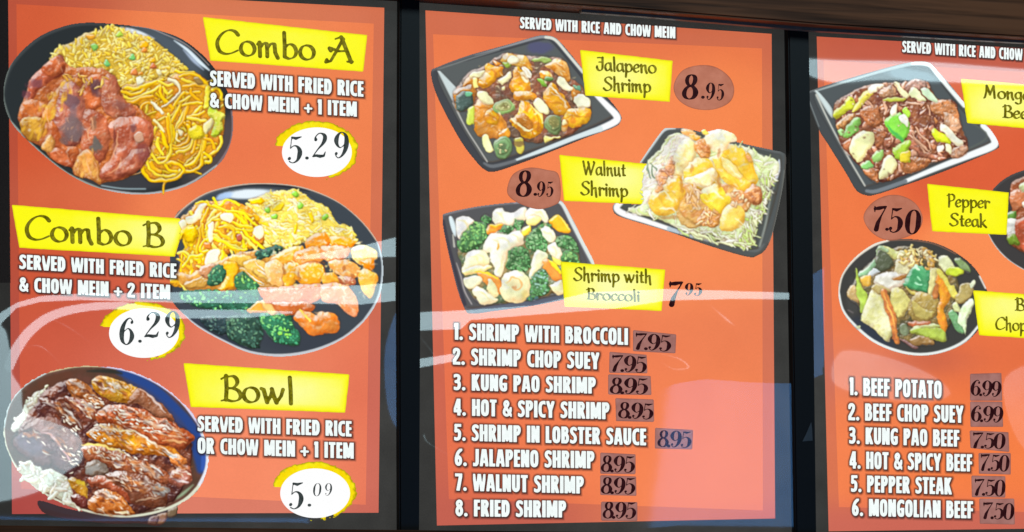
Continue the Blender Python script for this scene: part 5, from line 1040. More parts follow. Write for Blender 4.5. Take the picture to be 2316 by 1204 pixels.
# ---- writing --------------------------------------------------------------
LY = dict(dark=0., red=-.0003, inner=-.0006, low=-.0009, food=-.0012, label=-.0015, oval=-.0018, shade=-.0021, text=-.0024, sticker=-.0027, stext=-.0031)
def write(parent, font, s, a, b, h, color, shadow=None, y=None, name='lettering', weight=1., gap=None, step=None, hd=(0, -1), up=None, shift=(1.6, 2.0), spread=5.0):
    """text from baseline point a to baseline point b (photo px), cap height h px"""
    lay, W = layout(font, s, gap)
    a = np.array(a, float); b = np.array(b, float)
    U = (b - a) / W                                    # px per glyph unit along the line
    hv = np.array(up if up is not None else hd, float) * h
    sh = SHEAR[font]
    step = step or max(.7, h / 34.)
    y = LY['text'] if y is None else y
    Mi = np.linalg.inv(np.array([U, hv]).T)
    allv, allt = [], []
    shv = []
    for ch, x in lay:
        if ch == ' ': continue
        w = FONT[font][ch][0]
        lo, hi = (-.42, 1.06) if font == 'pen' else (-.04, 1.05)
        cs = np.array([a + U * (x + u) + hv * v for u in (-.12 - abs(sh) * .2, w + .12 + abs(sh)) for v in (lo, hi)])
        x0, y0 = cs.min(0) - 1; x1, y1 = cs.max(0) + 1
        xs = np.arange(x0, x1 + step, step); ys = np.arange(y0, y1 + step, step)
        X, Yy = np.meshgrid(xs, ys)
        uu = Mi[0, 0] * (X - a[0]) + Mi[0, 1] * (Yy - a[1]) - x; vv = Mi[1, 0] * (X - a[0]) + Mi[1, 1] * (Yy - a[1])
        uu = uu - sh * (vv - .5)
        sc = .5 * (np.hypot(*U) + h)
        kx = np.hypot(*U) / h                              # keep pen widths isotropic when a line is squeezed
        V = glyph_sdf(font, ch, uu, vv, weight) * sc
        vs, ts = march(V)
        if ts:
            n0 = len(allv)
            allv += [(x0 + p * step, y0 + q * step) for p, q in vs]; allt += [(p + n0, q + n0, r + n0) for p, q, r in ts]
    v = np.array(allv); p = P2B(v[:, 0], v[:, 1], y)
    rgb = color(v[:, 0], v[:, 1]) if callable(color) else np.broadcast_to(np.array(color, float), (len(v), 3))
    o = mesh_obj(name, p, np.array(allt), FILM, parent, cols=ink_of(rgb, p[:, 0], p[:, 2]))
    if shadow:
        st = 2.0; pad = spread + 4
        cs = np.array([a, b, a + hv, b + hv]); x0, y0 = cs.min(0) - pad; x1, y1 = cs.max(0) + pad
        if font == 'pen': y1 += h * .35
        xs = np.arange(x0, x1 + st, st); ys = np.arange(y0, y1 + st, st); X, Yy = np.meshgrid(xs, ys)
        D = np.full(X.shape, -99.)
        for ch, x in lay:
            if ch == ' ': continue
            for sx, sy in ((0, 0), shift):
                uu = Mi[0, 0] * (X - sx - a[0]) + Mi[0, 1] * (Yy - sy - a[1]) - x; vv = Mi[1, 0] * (X - sx - a[0]) + Mi[1, 1] * (Yy - sy - a[1])
                uu = uu - sh * (vv - .5)
                m = (uu > -.6) & (uu < FONT[font][ch][0] + .6)
                if not m.any(): continue
                j, i = np.nonzero(m); sl = (slice(j.min(), j.max() + 1), slice(i.min(), i.max() + 1))
                D[sl] = np.maximum(D[sl], glyph_sdf(font, ch, uu[sl], vv[sl], weight) * .5 * (np.hypot(*U) + h))
        al = np.clip(1 + D / spread, 0, 1) ** .8 * shadow
        al[0] = al[-1] = 0; al[:, 0] = al[:, -1] = 0
        keep = (al[:-1, :-1] + al[1:, 1:] + al[1:, :-1] + al[:-1, 1:]) > .01
        J, I = np.nonzero(keep); nx = len(xs)
        q = np.stack([J * nx + I, J * nx + I + 1, (J + 1) * nx + I + 1, (J + 1) * nx + I], 1)
        uq, inv = np.unique(q, return_inverse=True)
        px, py, aa = X.ravel()[uq], Yy.ravel()[uq], al.ravel()[uq]
        so = mesh_obj('letter_shadow', P2B(px, py, LY['shade']), inv.reshape(q.shape), FILM_SHADE, o, cols=np.repeat(aa[:, None], 3, 1))
    return o

def white(x, y): return np.array([244., 253, 251]) + 6 * fbm(x, y, 9, 2)[:, None]
def line(parent, s, a, b, h, **k):
    o = write(parent, 'sans', s, a, b, h, k.pop('color', white), shadow=.95, name='text_line', **k)
    o['label'] = 'white capitals reading ' + s
    return o

def label(parent, quad, rows, low=False, pale=(.5, .5, .9)):
    """yellow name tag; rows = (text, baseline a, baseline b, cap height)"""
    q = np.array(quad, float); c = q.mean(0); R = np.ptp(q, axis=0) / 2
    f0 = poly_fn(q)
    f = lambda X, Y: f0(X, Y) + .5 * fbm(X, Y, 12, 1)
    cx, cy = q.min(0)[0] + pale[0] * 2 * R[0], q.min(0)[1] + pale[1] * 2 * R[1]
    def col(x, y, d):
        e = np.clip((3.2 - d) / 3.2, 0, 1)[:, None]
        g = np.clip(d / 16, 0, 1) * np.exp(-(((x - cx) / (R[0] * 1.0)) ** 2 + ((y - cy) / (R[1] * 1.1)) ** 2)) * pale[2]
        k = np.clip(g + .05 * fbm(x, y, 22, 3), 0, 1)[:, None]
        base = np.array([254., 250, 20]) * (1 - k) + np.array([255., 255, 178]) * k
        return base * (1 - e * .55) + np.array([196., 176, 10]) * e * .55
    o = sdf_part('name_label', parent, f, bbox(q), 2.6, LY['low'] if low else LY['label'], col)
    o['label'] = 'yellow tag reading ' + ' '.join(r[0] for r in rows)
    for s, a, b, h in rows:
        dk = lambda x, y: np.array([100., 94, 20]) + 26 * fbm(x, y, 7, 2)[:, None] + np.array([30., 30, -12]) * np.clip(.5 + fbm(x, y, 4, 4), 0, 1)[:, None]
        write(o, 'pen', s, a, b, h, dk, name='lettering', weight=1. if h > 40 else 1.22)
    return o

def digit(parent, ch, x0, x1, ytop, ybot, color, y=None, weight=1., name='numeral', slant=0.):
    w = FONT['num'][ch][0]
    k = (x1 - x0) / (w + .06)
    return write(parent, 'num', ch, (x0 + .02 * k, ybot), (x0 + .02 * k + w * k, ybot + slant), ybot - ytop, color, y=y or LY['stext'], name=name, weight=weight)

def mark(parent, ch, x0, x1, yt, yb, col, wt):
    if ch != '.': return digit(parent, ch, x0, x1, yt, yb, col, weight=wt)
    cx, cy = (x0 + x1) / 2, (yt + yb) / 2 + 1
    return sdf_part('numeral', parent, lambda X, Y: 4.2 - np.hypot(X - cx, (Y - cy) * 1.2), (cx - 6, cy - 6, cx + 6, cy + 6), .9, LY['stext'], lambda x, y, d: col(x, y))

def brush_oval(parent, cx, cy, rx, ry, seed, drip=None):
    """white oval price mark with a ragged yellow brush arc behind its upper right edge"""
    def fy(X, Y):
        t = np.arctan2(Y - cy, X - cx); r = np.hypot((X - cx) / rx, (Y - cy) / ry)
        k = (.5 + .5 * np.cos(t + .75))                      # thick upper right, thin lower left
        outer = 1.0 + .12 * (1 - np.abs(t + 1.0) / 5) + .05 * fbm(X, Y, 9, seed) + .03 * fbm(X, Y, 4, seed + 1)
        d1 = (outer - r) * ry
        # a chopped start at the left and a frayed end at the lower right
        cut1 = np.where((t > 2.0) | (t < -3.02), -1e2, 1e2)
        tail = np.where((t > .5) & (t < 2.0), (1.25 - t) * 18 + 16 * fbm(X, Y, 7, seed + 2), 1e2)
        return np.minimum(np.minimum(d1, cut1), tail)
    def fy2(X, Y):
        dx, dy = X - (cx - 3), Y - (cy - 4)
        t = np.arctan2(dy / ry, dx / rx); r = np.hypot(dx / (rx * 1.21), dy / (ry * 1.2))
        d1 = (1.0 + .045 * fbm(X, Y, 10, seed) + .02 * fbm(X, Y, 4, seed + 1) - r) * ry
        c = np.where(t > .45, (1.25 - t) * 26 + 14 * fbm(X, Y, 6, seed + 2), 1e2)
        c = np.where((t > 1.9), -1e2, c)
        c = np.where(t < -2.98, -20., c)
        return np.minimum(d1, c)
    b = sdf_part('price_oval', parent, fy2, (cx - rx * 1.3, cy - ry * 1.35, cx + rx * 1.3, cy + ry * 1.35), 1.8, LY['label'],
                 lambda x, y, d: np.array([250., 226, 12]) * (1 - .35 * np.clip((3 - d) / 3, 0, 1)[:, None]) + np.array([0, 16., 20]) * fbm(x, y, 12, 2)[:, None])
    e = lambda X, Y: (1 - np.hypot((X - cx) / rx, (Y - cy) / ry)) * ry
    w = sdf_part('white_centre', b, e, (cx - rx - 3, cy - ry - 3, cx + rx + 3, cy + ry + 3), 2.2, LY['oval'], (255, 255, 255))
    return w, b

def dark_oval(parent, pts):
    f0 = poly_fn(pts, True)
    return sdf_part('price_sticker', parent, f0, bbox(pts), 2.2, LY['sticker'], lambda x, y, d: np.array([186., 117, 94]) + 9 * fbm(x, y, 18, 2)[:, None] - np.clip((2.5 - d) / 2.5, 0, 1)[:, None] * 22)

def sticker(parent, quad, s, a, b, h, weight=1.05):
    f0 = poly_fn(quad)
    o = sdf_part('price_sticker', parent, f0, bbox(quad), 2.6, LY['sticker'], lambda x, y, d: np.array([164., 114, 107]) + 10 * fbm(x, y, 14, 2)[:, None] - np.clip((2.2 - d) / 2.2, 0, 1)[:, None] * 20)
    o['label'] = 'dark translucent price patch reading ' + s
    write(o, 'num', s, a, b, h, INK, y=LY['stext'], name='numerals', weight=weight, gap=-.05)
    return o
INK = lambda x, y: np.array([44., 14, 18]) + 10 * fbm(x, y, 6, 1)[:, None]
GREY = lambda x, y: np.array([58., 66, 66]) + 22 * fbm(x, y, 6, 1)[:, None]

# ------------------------------------------------------------------ the setting
def zrow(py, px=1158): return float(P2B(px, py)[2])
def xcol(px, py=602): return float(P2B(px, py)[0])
wall = box_obj('wall', -2.6, 2.8, .16, .30, .9, 3.6, WALLM); wall['kind'] = 'structure'

# ground colour of the menus: orange-red ink, paler where uneven backlight is painted in
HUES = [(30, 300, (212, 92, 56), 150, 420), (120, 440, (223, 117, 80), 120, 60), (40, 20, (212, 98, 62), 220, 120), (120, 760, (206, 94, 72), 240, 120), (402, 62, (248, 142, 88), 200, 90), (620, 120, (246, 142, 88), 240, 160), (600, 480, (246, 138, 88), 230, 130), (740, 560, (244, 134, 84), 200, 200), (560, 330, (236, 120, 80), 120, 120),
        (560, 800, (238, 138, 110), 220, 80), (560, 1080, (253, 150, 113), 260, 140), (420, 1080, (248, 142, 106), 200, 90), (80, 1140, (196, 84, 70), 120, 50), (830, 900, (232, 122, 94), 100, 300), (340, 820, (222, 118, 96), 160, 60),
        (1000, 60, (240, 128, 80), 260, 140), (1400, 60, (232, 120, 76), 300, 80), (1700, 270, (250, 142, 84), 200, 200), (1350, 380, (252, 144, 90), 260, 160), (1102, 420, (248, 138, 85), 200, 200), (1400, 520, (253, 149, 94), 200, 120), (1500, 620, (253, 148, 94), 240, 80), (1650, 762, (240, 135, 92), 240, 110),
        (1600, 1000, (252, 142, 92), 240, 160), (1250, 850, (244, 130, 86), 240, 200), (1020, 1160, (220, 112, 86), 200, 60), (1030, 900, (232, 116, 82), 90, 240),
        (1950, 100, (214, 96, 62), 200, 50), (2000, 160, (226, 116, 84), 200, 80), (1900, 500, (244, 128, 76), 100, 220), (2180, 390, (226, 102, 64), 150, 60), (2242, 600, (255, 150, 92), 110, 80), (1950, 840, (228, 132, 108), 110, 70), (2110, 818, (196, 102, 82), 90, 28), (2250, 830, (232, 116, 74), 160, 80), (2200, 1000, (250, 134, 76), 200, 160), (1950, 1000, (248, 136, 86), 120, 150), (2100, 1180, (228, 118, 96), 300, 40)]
def field(name, parent, quad, y, border):
    nx, ny = 60, 60
    (ax, ay), (bx, by), (cx, cy), (dx, dy) = quad
    u, v = np.meshgrid(np.linspace(0, 1, nx + 1), np.linspace(0, 1, ny + 1))
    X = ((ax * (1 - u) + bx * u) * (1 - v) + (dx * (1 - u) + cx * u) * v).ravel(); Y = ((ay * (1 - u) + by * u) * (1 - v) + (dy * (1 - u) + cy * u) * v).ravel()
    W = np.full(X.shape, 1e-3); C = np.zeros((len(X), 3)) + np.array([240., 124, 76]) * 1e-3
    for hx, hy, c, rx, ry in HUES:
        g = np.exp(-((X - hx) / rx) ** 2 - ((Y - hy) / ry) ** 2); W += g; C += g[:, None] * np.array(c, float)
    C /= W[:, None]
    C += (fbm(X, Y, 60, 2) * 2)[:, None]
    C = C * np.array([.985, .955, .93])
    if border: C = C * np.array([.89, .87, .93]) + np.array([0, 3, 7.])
    p = P2B(X, Y, y)
    j, i = np.meshgrid(range(ny), range(nx), indexing='ij'); k = (j * (nx + 1) + i).ravel()
    return mesh_obj(name, p, np.stack([k, k + 1, k + nx + 2, k + nx + 1], 1), FILM_RED, parent, cols=ink_of(C, p[:, 0], p[:, 2]))

# ------------------------------------------------------------------ the three lit panels
def panel(name_label, margin, red, inner, darkleft=None):
    t = thing('menu_panel', None, name_label, 'menu board', 'lit menu panels in a row')
    xs = [P2B(*q) for q in margin]
    x0, x1 = min(p[0] for p in xs), max(p[0] for p in xs); z0, z1 = min(p[2] for p in xs), max(p[2] for p in xs)
    box_obj('light_box', x0, x1, .004, .15, z0, z1, BOXM, t)
    quad_part('charcoal_margin', t, margin, LY['dark'], FILM_DARK)
    if darkleft: quad_part('black_edge', t, darkleft, LY['red'], FILM_BLACK)
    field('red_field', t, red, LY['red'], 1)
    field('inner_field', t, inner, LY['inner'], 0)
    return t

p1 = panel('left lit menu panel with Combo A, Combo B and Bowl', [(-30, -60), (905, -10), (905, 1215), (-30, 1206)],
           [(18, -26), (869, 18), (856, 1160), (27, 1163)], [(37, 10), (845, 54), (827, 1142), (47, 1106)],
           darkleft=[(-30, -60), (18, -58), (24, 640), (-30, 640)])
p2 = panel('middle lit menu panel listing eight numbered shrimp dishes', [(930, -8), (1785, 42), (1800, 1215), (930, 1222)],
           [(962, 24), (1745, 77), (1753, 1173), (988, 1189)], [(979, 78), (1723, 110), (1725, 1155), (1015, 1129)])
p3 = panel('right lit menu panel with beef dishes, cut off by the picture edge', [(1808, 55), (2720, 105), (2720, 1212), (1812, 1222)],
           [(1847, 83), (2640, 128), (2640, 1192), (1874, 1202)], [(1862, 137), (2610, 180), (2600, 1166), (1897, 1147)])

# ---- food pictures --------------------------------------------------------
def carve(d, poly):
    pts = np.array(poly, float)
    m = inside(d.X, d.Y, pts) & ((d.id == 1))
    d.a[m] = 0
def food(parent, fn, cutpoly=None):
    d = fn()
    if cutpoly is not None: carve(d, cutpoly)
    p = P2B(d.X.ravel(), d.Y.ravel(), LY['food'])
    ny, nx = d.X.shape
    al = d.a > .5
    # outline cells: take colours of the covered vertices only
    idv = np.where(al, d.id, 0)
    cell = np.maximum.reduce([idv[:-1, :-1], idv[:-1, 1:], idv[1:, 1:], idv[1:, :-1]])
    okc = al[:-1, :-1].astype(int) + al[:-1, 1:] + al[1:, 1:] + al[1:, :-1] >= 3
    rgb = d.rgb.copy()
    bad = ~al
    for _ in range(2):                                   # bleed colours outwards so edges stay clean
        pr = np.pad(rgb, ((1, 1), (1, 1), (0, 0)), 'edge'); pw = np.pad((~bad).astype(float), 1)[..., None]
        s = sum(pr[1 + a:ny + 1 + a, 1 + b:nx + 1 + b] * pw[1 + a:ny + 1 + a, 1 + b:nx + 1 + b] for a in (-1, 0, 1) for b in (-1, 0, 1))
        w_ = sum(pw[1 + a:ny + 1 + a, 1 + b:nx + 1 + b] for a in (-1, 0, 1) for b in (-1, 0, 1))
        fill = bad & (w_[..., 0] > 0); rgb[fill] = (s / np.maximum(w_, 1e-6))[fill]; bad = bad & ~fill
    cols = ink_of(rgb.reshape(-1, 3), p[:, 0], p[:, 2])
    base = np.arange(ny * nx).reshape(ny, nx)
    root = None
    for i, nm in enumerate(d.parts):
        if nm is None: continue
        J, I = np.nonzero((cell == i) & okc)
        if len(J) < 3: continue
        q = np.stack([base[J, I], base[J, I + 1], base[J + 1, I + 1], base[J + 1, I]], 1)
        u, inv = np.unique(q, return_inverse=True)
        name = nm.rstrip('*')
        o = mesh_obj('food_picture' if root is None else name, p[u], inv.reshape(q.shape), FILM, parent if root is None else root, cols=cols[u])
        if root is None: root = o; o['label'] = 'printed photo of ' + d.label
        elif nm.endswith('*'): o['kind'] = 'stuff'
    return root
lab_b = [(26, 463.5), (420, 496), (395, 581), (43.5, 561)]
lab_w = [(1264.5, 350.5), (1470, 372), (1462, 463), (1275, 455)]
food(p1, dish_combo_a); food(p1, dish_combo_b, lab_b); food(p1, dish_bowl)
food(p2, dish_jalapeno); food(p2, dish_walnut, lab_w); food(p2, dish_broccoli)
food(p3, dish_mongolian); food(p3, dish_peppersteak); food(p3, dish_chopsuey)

# ---- panel 1 lettering ----------------------------------------------------
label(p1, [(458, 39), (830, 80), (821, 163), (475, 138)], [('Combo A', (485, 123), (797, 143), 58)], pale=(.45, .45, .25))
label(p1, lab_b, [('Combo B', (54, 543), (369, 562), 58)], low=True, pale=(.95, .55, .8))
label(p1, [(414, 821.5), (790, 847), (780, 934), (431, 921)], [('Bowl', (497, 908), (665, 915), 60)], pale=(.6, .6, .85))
line(p1, 'SERVED WITH FRIED RICE', (474, 195), (821, 220), 35); line(p1, '& CHOW MEIN + 1 ITEM', (474, 244), (806, 265), 34)
line(p1, 'SERVED WITH FRIED RICE', (43, 609), (398, 630), 33); line(p1, '& CHOW MEIN + 2 ITEM', (43, 660), (384, 678), 33)
line(p1, 'SERVED WITH FRIED RICE', (446, 976), (794, 988), 35); line(p1, 'OR CHOW MEIN + 1 ITEM', (446, 1026), (799, 1038), 36)
for (cx, cy, ds) in [(720, 344, [('5', 647, 685, 308, 370, 1.), ('.', 689, 697, 352, 363, .6), ('2', 704, 741, 301, 358, 1.), ('9', 752, 789, 299, 359, 1.)]),
                     (329, 753, [('6', 269, 306, 719, 781, 1.), ('.', 311, 320, 766, 777, .6), ('2', 324, 364, 706, 765, 1.), ('9', 370, 407, 704, 765, 1.)]),
                     (716, 1115, [('5', 650, 688, 1090, 1152, 1.), ('.', 694, 703, 1136, 1148, .8), ('0', 706, 727, 1093, 1123, .75), ('9', 732, 751, 1093, 1122, .75)])]:
    w_, b_ = brush_oval(p1, cx - 4, cy + 1, 79, 56, int(cx) % 5)
    b_['label'] = 'white price oval with yellow brush edge reading ' + ''.join(q[0] for q in ds)
    for ch, x0, x1, yt, yb, wt in ds: mark(b_, ch, x0, x1, yt, yb, GREY, wt * .95)

# ---- panel 2 lettering ----------------------------------------------------
line(p2, 'SERVED WITH RICE AND CHOW MEIN', (1175, 65), (1526, 88), 26, spread=3.6)
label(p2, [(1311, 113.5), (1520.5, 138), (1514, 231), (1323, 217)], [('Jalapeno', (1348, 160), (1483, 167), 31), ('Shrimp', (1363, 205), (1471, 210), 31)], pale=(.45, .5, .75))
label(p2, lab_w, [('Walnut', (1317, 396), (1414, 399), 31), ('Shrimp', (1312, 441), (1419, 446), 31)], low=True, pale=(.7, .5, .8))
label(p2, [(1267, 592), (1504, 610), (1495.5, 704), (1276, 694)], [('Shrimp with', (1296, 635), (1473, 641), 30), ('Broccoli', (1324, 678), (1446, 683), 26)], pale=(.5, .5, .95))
o_ = dark_oval(p2, [(1522, 195), (1540, 162), (1575, 149), (1615, 152), (1648, 175), (1659, 205), (1648, 233), (1610, 249), (1565, 246), (1532, 226)]); o_['label'] = 'dark oval price patch reading 8.95 beside jalapeno shrimp'
for ch, x0, x1, yt, yb, wt in [('8', 1541, 1580, 169, 226, 1.15), ('.', 1584, 1592, 215, 225, .9), ('9', 1594, 1616, 188, 227, 1.1), ('5', 1618, 1637, 190, 228, 1.1)]: mark(o_, ch, x0, x1, yt, yb, INK, wt)
o_ = dark_oval(p2, [(1146, 425), (1160, 394), (1195, 380), (1235, 385), (1262, 396), (1266, 450), (1250, 466), (1215, 474), (1175, 462), (1150, 445)]); o_['label'] = 'dark oval price patch reading 8.95 beside walnut shrimp'
for ch, x0, x1, yt, yb, wt in [('8', 1165, 1204, 386, 446, 1.1), ('.', 1205, 1213, 434, 445, 1.), ('9', 1212, 1232, 411, 446, 1.1), ('5', 1233, 1251, 411, 446, 1.1)]: mark(o_, ch, x0, x1, yt, yb, INK, wt)
g_ = thing_part = write(p2, 'num', '7', (1508, 692), (1541, 693), 56, INK, y=LY['stext'], name='price_numerals', weight=1.2)
digit(g_, '9', 1547, 1566, 641, 669, INK, weight=1.3); digit(g_, '5', 1567, 1587, 641, 670, INK, weight=1.3); g_['label'] = 'dark red price numerals reading 7 95'
for s, a, b, h in [('1. SHRIMP WITH BROCCOLI', (1026, 769), (1419, 781), 38), ('2. SHRIMP CHOP SUEY', (1023, 825), (1354, 836), 38), ('3. KUNG PAO SHRIMP', (1025, 883), (1346, 891), 37), ('4. HOT & SPICY SHRIMP', (1025, 940), (1377, 949), 38),
                   ('5. SHRIMP IN LOBSTER SAUCE', (1026, 997), (1460, 1008), 38), ('6. JALAPENO SHRIMP', (1027, 1054), (1343, 1060), 39), ('7. WALNUT SHRIMP', (1028, 1110), (1319, 1117), 39), ('8. FRIED SHRIMP', (1029, 1168), (1279, 1171), 38)]:
    line(p2, s, a, b, h)
for q, s, a, b, h in [([(1430, 747), (1528, 757), (1526, 800), (1430, 795)], '7.95', (1433, 790), (1516, 797), 38),
                      ([(1377, 796), (1461, 803), (1463, 845), (1376, 844)], '7.95', (1380, 840), (1461, 845), 38),
                      ([(1374, 847), (1470, 851), (1472, 894), (1374, 893)], '8.95', (1378, 891), (1464, 893), 37),
                      ([(1390, 901), (1477, 904), (1478, 955), (1392, 953)], '8.95', (1397, 946), (1476, 950), 37),
                      ([(1480, 968), (1566, 973), (1564, 1017), (1479.5, 1015)], '8.95', (1486, 1011), (1562, 1014), 38),
                      ([(1356, 1024), (1436, 1028), (1436, 1073), (1356, 1072)], '8.95', (1358, 1068), (1434, 1070), 38),
                      ([(1356, 1075), (1437, 1078), (1438, 1122), (1356, 1120)], '8.95', (1358, 1117), (1435, 1119), 38),
                      ([(1358, 1135), (1440, 1136), (1440, 1179), (1358, 1178)], '8.95', (1362, 1173), (1437, 1174), 38)]:
    sticker(p2, q, s, a, b, h)

# ---- panel 3 lettering ----------------------------------------------------
line(p3, 'SERVED WITH RICE AND CHOW MEIN', (2039, 119), (2362, 141), 26, spread=3.6)
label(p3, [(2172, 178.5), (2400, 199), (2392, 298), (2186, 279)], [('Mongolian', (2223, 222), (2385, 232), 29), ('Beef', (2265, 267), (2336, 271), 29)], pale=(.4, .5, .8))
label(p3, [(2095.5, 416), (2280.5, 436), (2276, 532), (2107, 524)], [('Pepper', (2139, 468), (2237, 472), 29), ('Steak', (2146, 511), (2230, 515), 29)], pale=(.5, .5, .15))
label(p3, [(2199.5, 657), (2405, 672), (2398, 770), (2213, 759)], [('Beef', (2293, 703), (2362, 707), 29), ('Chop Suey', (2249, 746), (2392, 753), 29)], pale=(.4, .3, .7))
o_ = dark_oval(p3, [(1951, 492), (1968, 462), (2000, 444), (2035, 443), (2068, 460), (2085, 492), (2075, 522), (2040, 540), (2000, 543), (1967, 524)]); o_['label'] = 'dark oval price patch reading 7.50 beside pepper steak'
for ch, x0, x1, yt, yb, wt in [('7', 1970, 2004, 466, 522, 1.15), ('.', 2000, 2008, 514, 523, .8), ('5', 2006, 2042, 470, 527, 1.1), ('0', 2045, 2082, 475, 531, 1.1)]: mark(o_, ch, x0, x1, yt, yb, INK, wt)
for s, a, b, h in [('1. BEEF POTATO', (1920, 894), (2128, 902), 40), ('2. BEEF CHOP SUEY', (1917, 951), (2177, 957), 39), ('3. KUNG PAO BEEF', (1919, 1004), (2168, 1011), 38), ('4. HOT & SPICY BEEF', (1920, 1060), (2197, 1067), 39), ('5. PEPPER STEAK', (1923, 1113), (2151, 1119), 38), ('6. MONGOLIAN BEEF', (1925, 1167), (2199, 1173), 39)]:
    line(p3, s, a, b, h)
for q, s, a, b, h in [([(2192, 846), (2263, 844), (2265, 907), (2192, 907)], '6.99', (2194, 895), (2262, 899), 36),
                      ([(2192, 908.5), (2265, 909), (2267, 966), (2193, 966)], '6.99', (2195, 954), (2266, 957), 37),
                      ([(2191, 974), (2279, 978), (2281, 1023), (2193, 1014)], '7.50', (2196, 1013), (2271, 1017), 36),
                      ([(2211, 1025), (2284, 1025), (2284, 1074), (2212, 1072)], '7.50', (2214, 1064), (2280, 1068), 38),
                      ([(2195, 1076), (2272, 1077.5), (2272, 1126), (2196, 1125)], '7.50', (2200, 1120), (2271, 1124), 38),
                      ([(2212.5, 1128), (2292, 1128), (2293.5, 1187), (2214, 1185)], '7.50', (2219, 1173), (2291, 1177), 38)]:
    sticker(p3, q, s, a, b, h)

# ------------------------------------------------------------------ clear plastic cover sheets
# The sheets are thin and buckled: the tilt of the film at each point is stored as a normal, and the
# buckles are shaped to reflect the ceiling light and the added bluish source.
def band(top, bot, soft=6.):
    top, bot = np.array(top, float), np.array(bot, float)
    def f(X, Y):
        yt = np.interp(X, top[:, 0], top[:, 1]); yb = np.interp(X, bot[:, 0], bot[:, 1])
        inx = (X >= max(top[0, 0], bot[0, 0])) & (X <= min(top[-1, 0], bot[-1, 0]))
        d = np.minimum(Y - yt, yb - Y)
        return np.clip(d / soft + .5, 0, 1) * inx
    return f
def region_f(pts, soft=9., sm=True):
    g = poly_fn(pts, sm)
    return lambda X, Y: np.clip(g(X, Y) / soft + .5, 0, 1)
def strand(pts, wd, soft=6.):
    q = spline(np.array(pts, float), False, 6)
    rad = np.interp(np.linspace(0, 1, len(q)), np.linspace(0, 1, len(wd)), wd) / 2
    return lambda X, Y: np.clip(seg_dist(X, Y, q, False, rad) / soft + .6, 0, 1)
# (mask, lamp, strength)
WARPS = [
    (band([(-30, 735), (0, 706), (36, 684), (90, 669), (180, 664), (390, 661), (600, 654), (813, 645), (905, 637)], [(-30, 770), (0, 736), (36, 700), (90, 686), (180, 682), (390, 688), (600, 689), (813, 692), (905, 682)]), 'A', .95),
    (strand([(18, 830), (36, 790), (66, 750), (110, 718), (170, 700), (240, 693), (300, 695)], [26, 28, 26, 24, 22, 20, 18]), 'A', .8),
    (band([(290, 687), (400, 700), (540, 700), (660, 704)], [(290, 708), (400, 724), (560, 722), (660, 712)]), 'A', .9),
    (band([(667, 581), (813, 556), (905, 533)], [(667, 590), (760, 588), (905, 584)]), 'A', .8),
    (region_f([(-30, 745), (10, 740), (24, 780), (30, 840), (52, 880), (60, 930), (120, 950), (175, 975), (192, 1010), (186, 1050), (150, 1075), (110, 1108), (60, 1128), (0, 1142), (-30, 1142)], 16), 'A', .62),
    (band([(930, 706), (1000, 703), (1060, 700), (1200, 690), (1330, 660), (1500, 653), (1650, 657), (1800, 662)], [(930, 752), (1040, 748), (1060, 728), (1200, 716), (1385, 702), (1500, 684), (1650, 680), (1800, 681)]), 'A', .78),
    (band([(930, 813), (1028, 798)], [(930, 838), (1028, 820)]), 'A', .85),
    (lambda X, Y, g=region_f([(1380, 1240), (1400, 1000), (1450, 895), (1520, 866), (1594, 857), (1688, 864), (1820, 868), (1820, 1240)], 8, False): g(X, Y) * np.clip((X - 1420 - (1204 - Y) * .1) / 110, 0, 1) ** .5, 'B', .95),
    (region_f([(1800, 134), (1900, 136), (2100, 140), (2316, 156), (2720, 180), (2720, 215), (2316, 200), (2120, 190), (1980, 186), (1880, 192), (1800, 163)], 14), 'A', .85),
    (region_f([(1800, 640), (1862, 600), (1862, 850), (1800, 870)], 10, False), 'B', .7),
    (region_f([(1890, 790), (2000, 800), (2120, 850), (2150, 900), (2060, 920), (1880, 880)], 20), 'A', .30),
    (region_f([(2262, 850), (2400, 830), (2400, 1080), (2290, 1000)], 16), 'A', .32),
    (region_f([(862, 790), (900, 700), (905, 960), (870, 930)], 18), 'B', .6),
    (region_f([(-60, 1160), (180, 1168), (700, 1166), (700, 1235), (-60, 1235)], 40, False), 'B', .82),
    (strand([(95, 715), (150, 740), (200, 775)], [1, 5, 1]), 'A', .35), (strand([(40, 790), (90, 785), (140, 830)], [1, 6, 1]), 'A', .35),
    (strand([(955, 985), (962, 1000), (985, 1015), (1010, 1030)], [8, 5, 3]), 'A', .4), (strand([(944, 760), (975, 800), (1005, 850)], [2, 4, 1]), 'A', .4),
    (strand([(1480, 800), (1530, 812), (1552, 832), (1520, 836), (1490, 820)], [2, 6, 8, 5, 2], 4), 'A', .3), (strand([(1600, 690), (1640, 725), (1660, 740)], [2, 10, 2], 6), 'A', .25),
    (strand([(1000, 740), (1120, 700), (1250, 640)], [2, 2, 1]), 'A', .3),
]
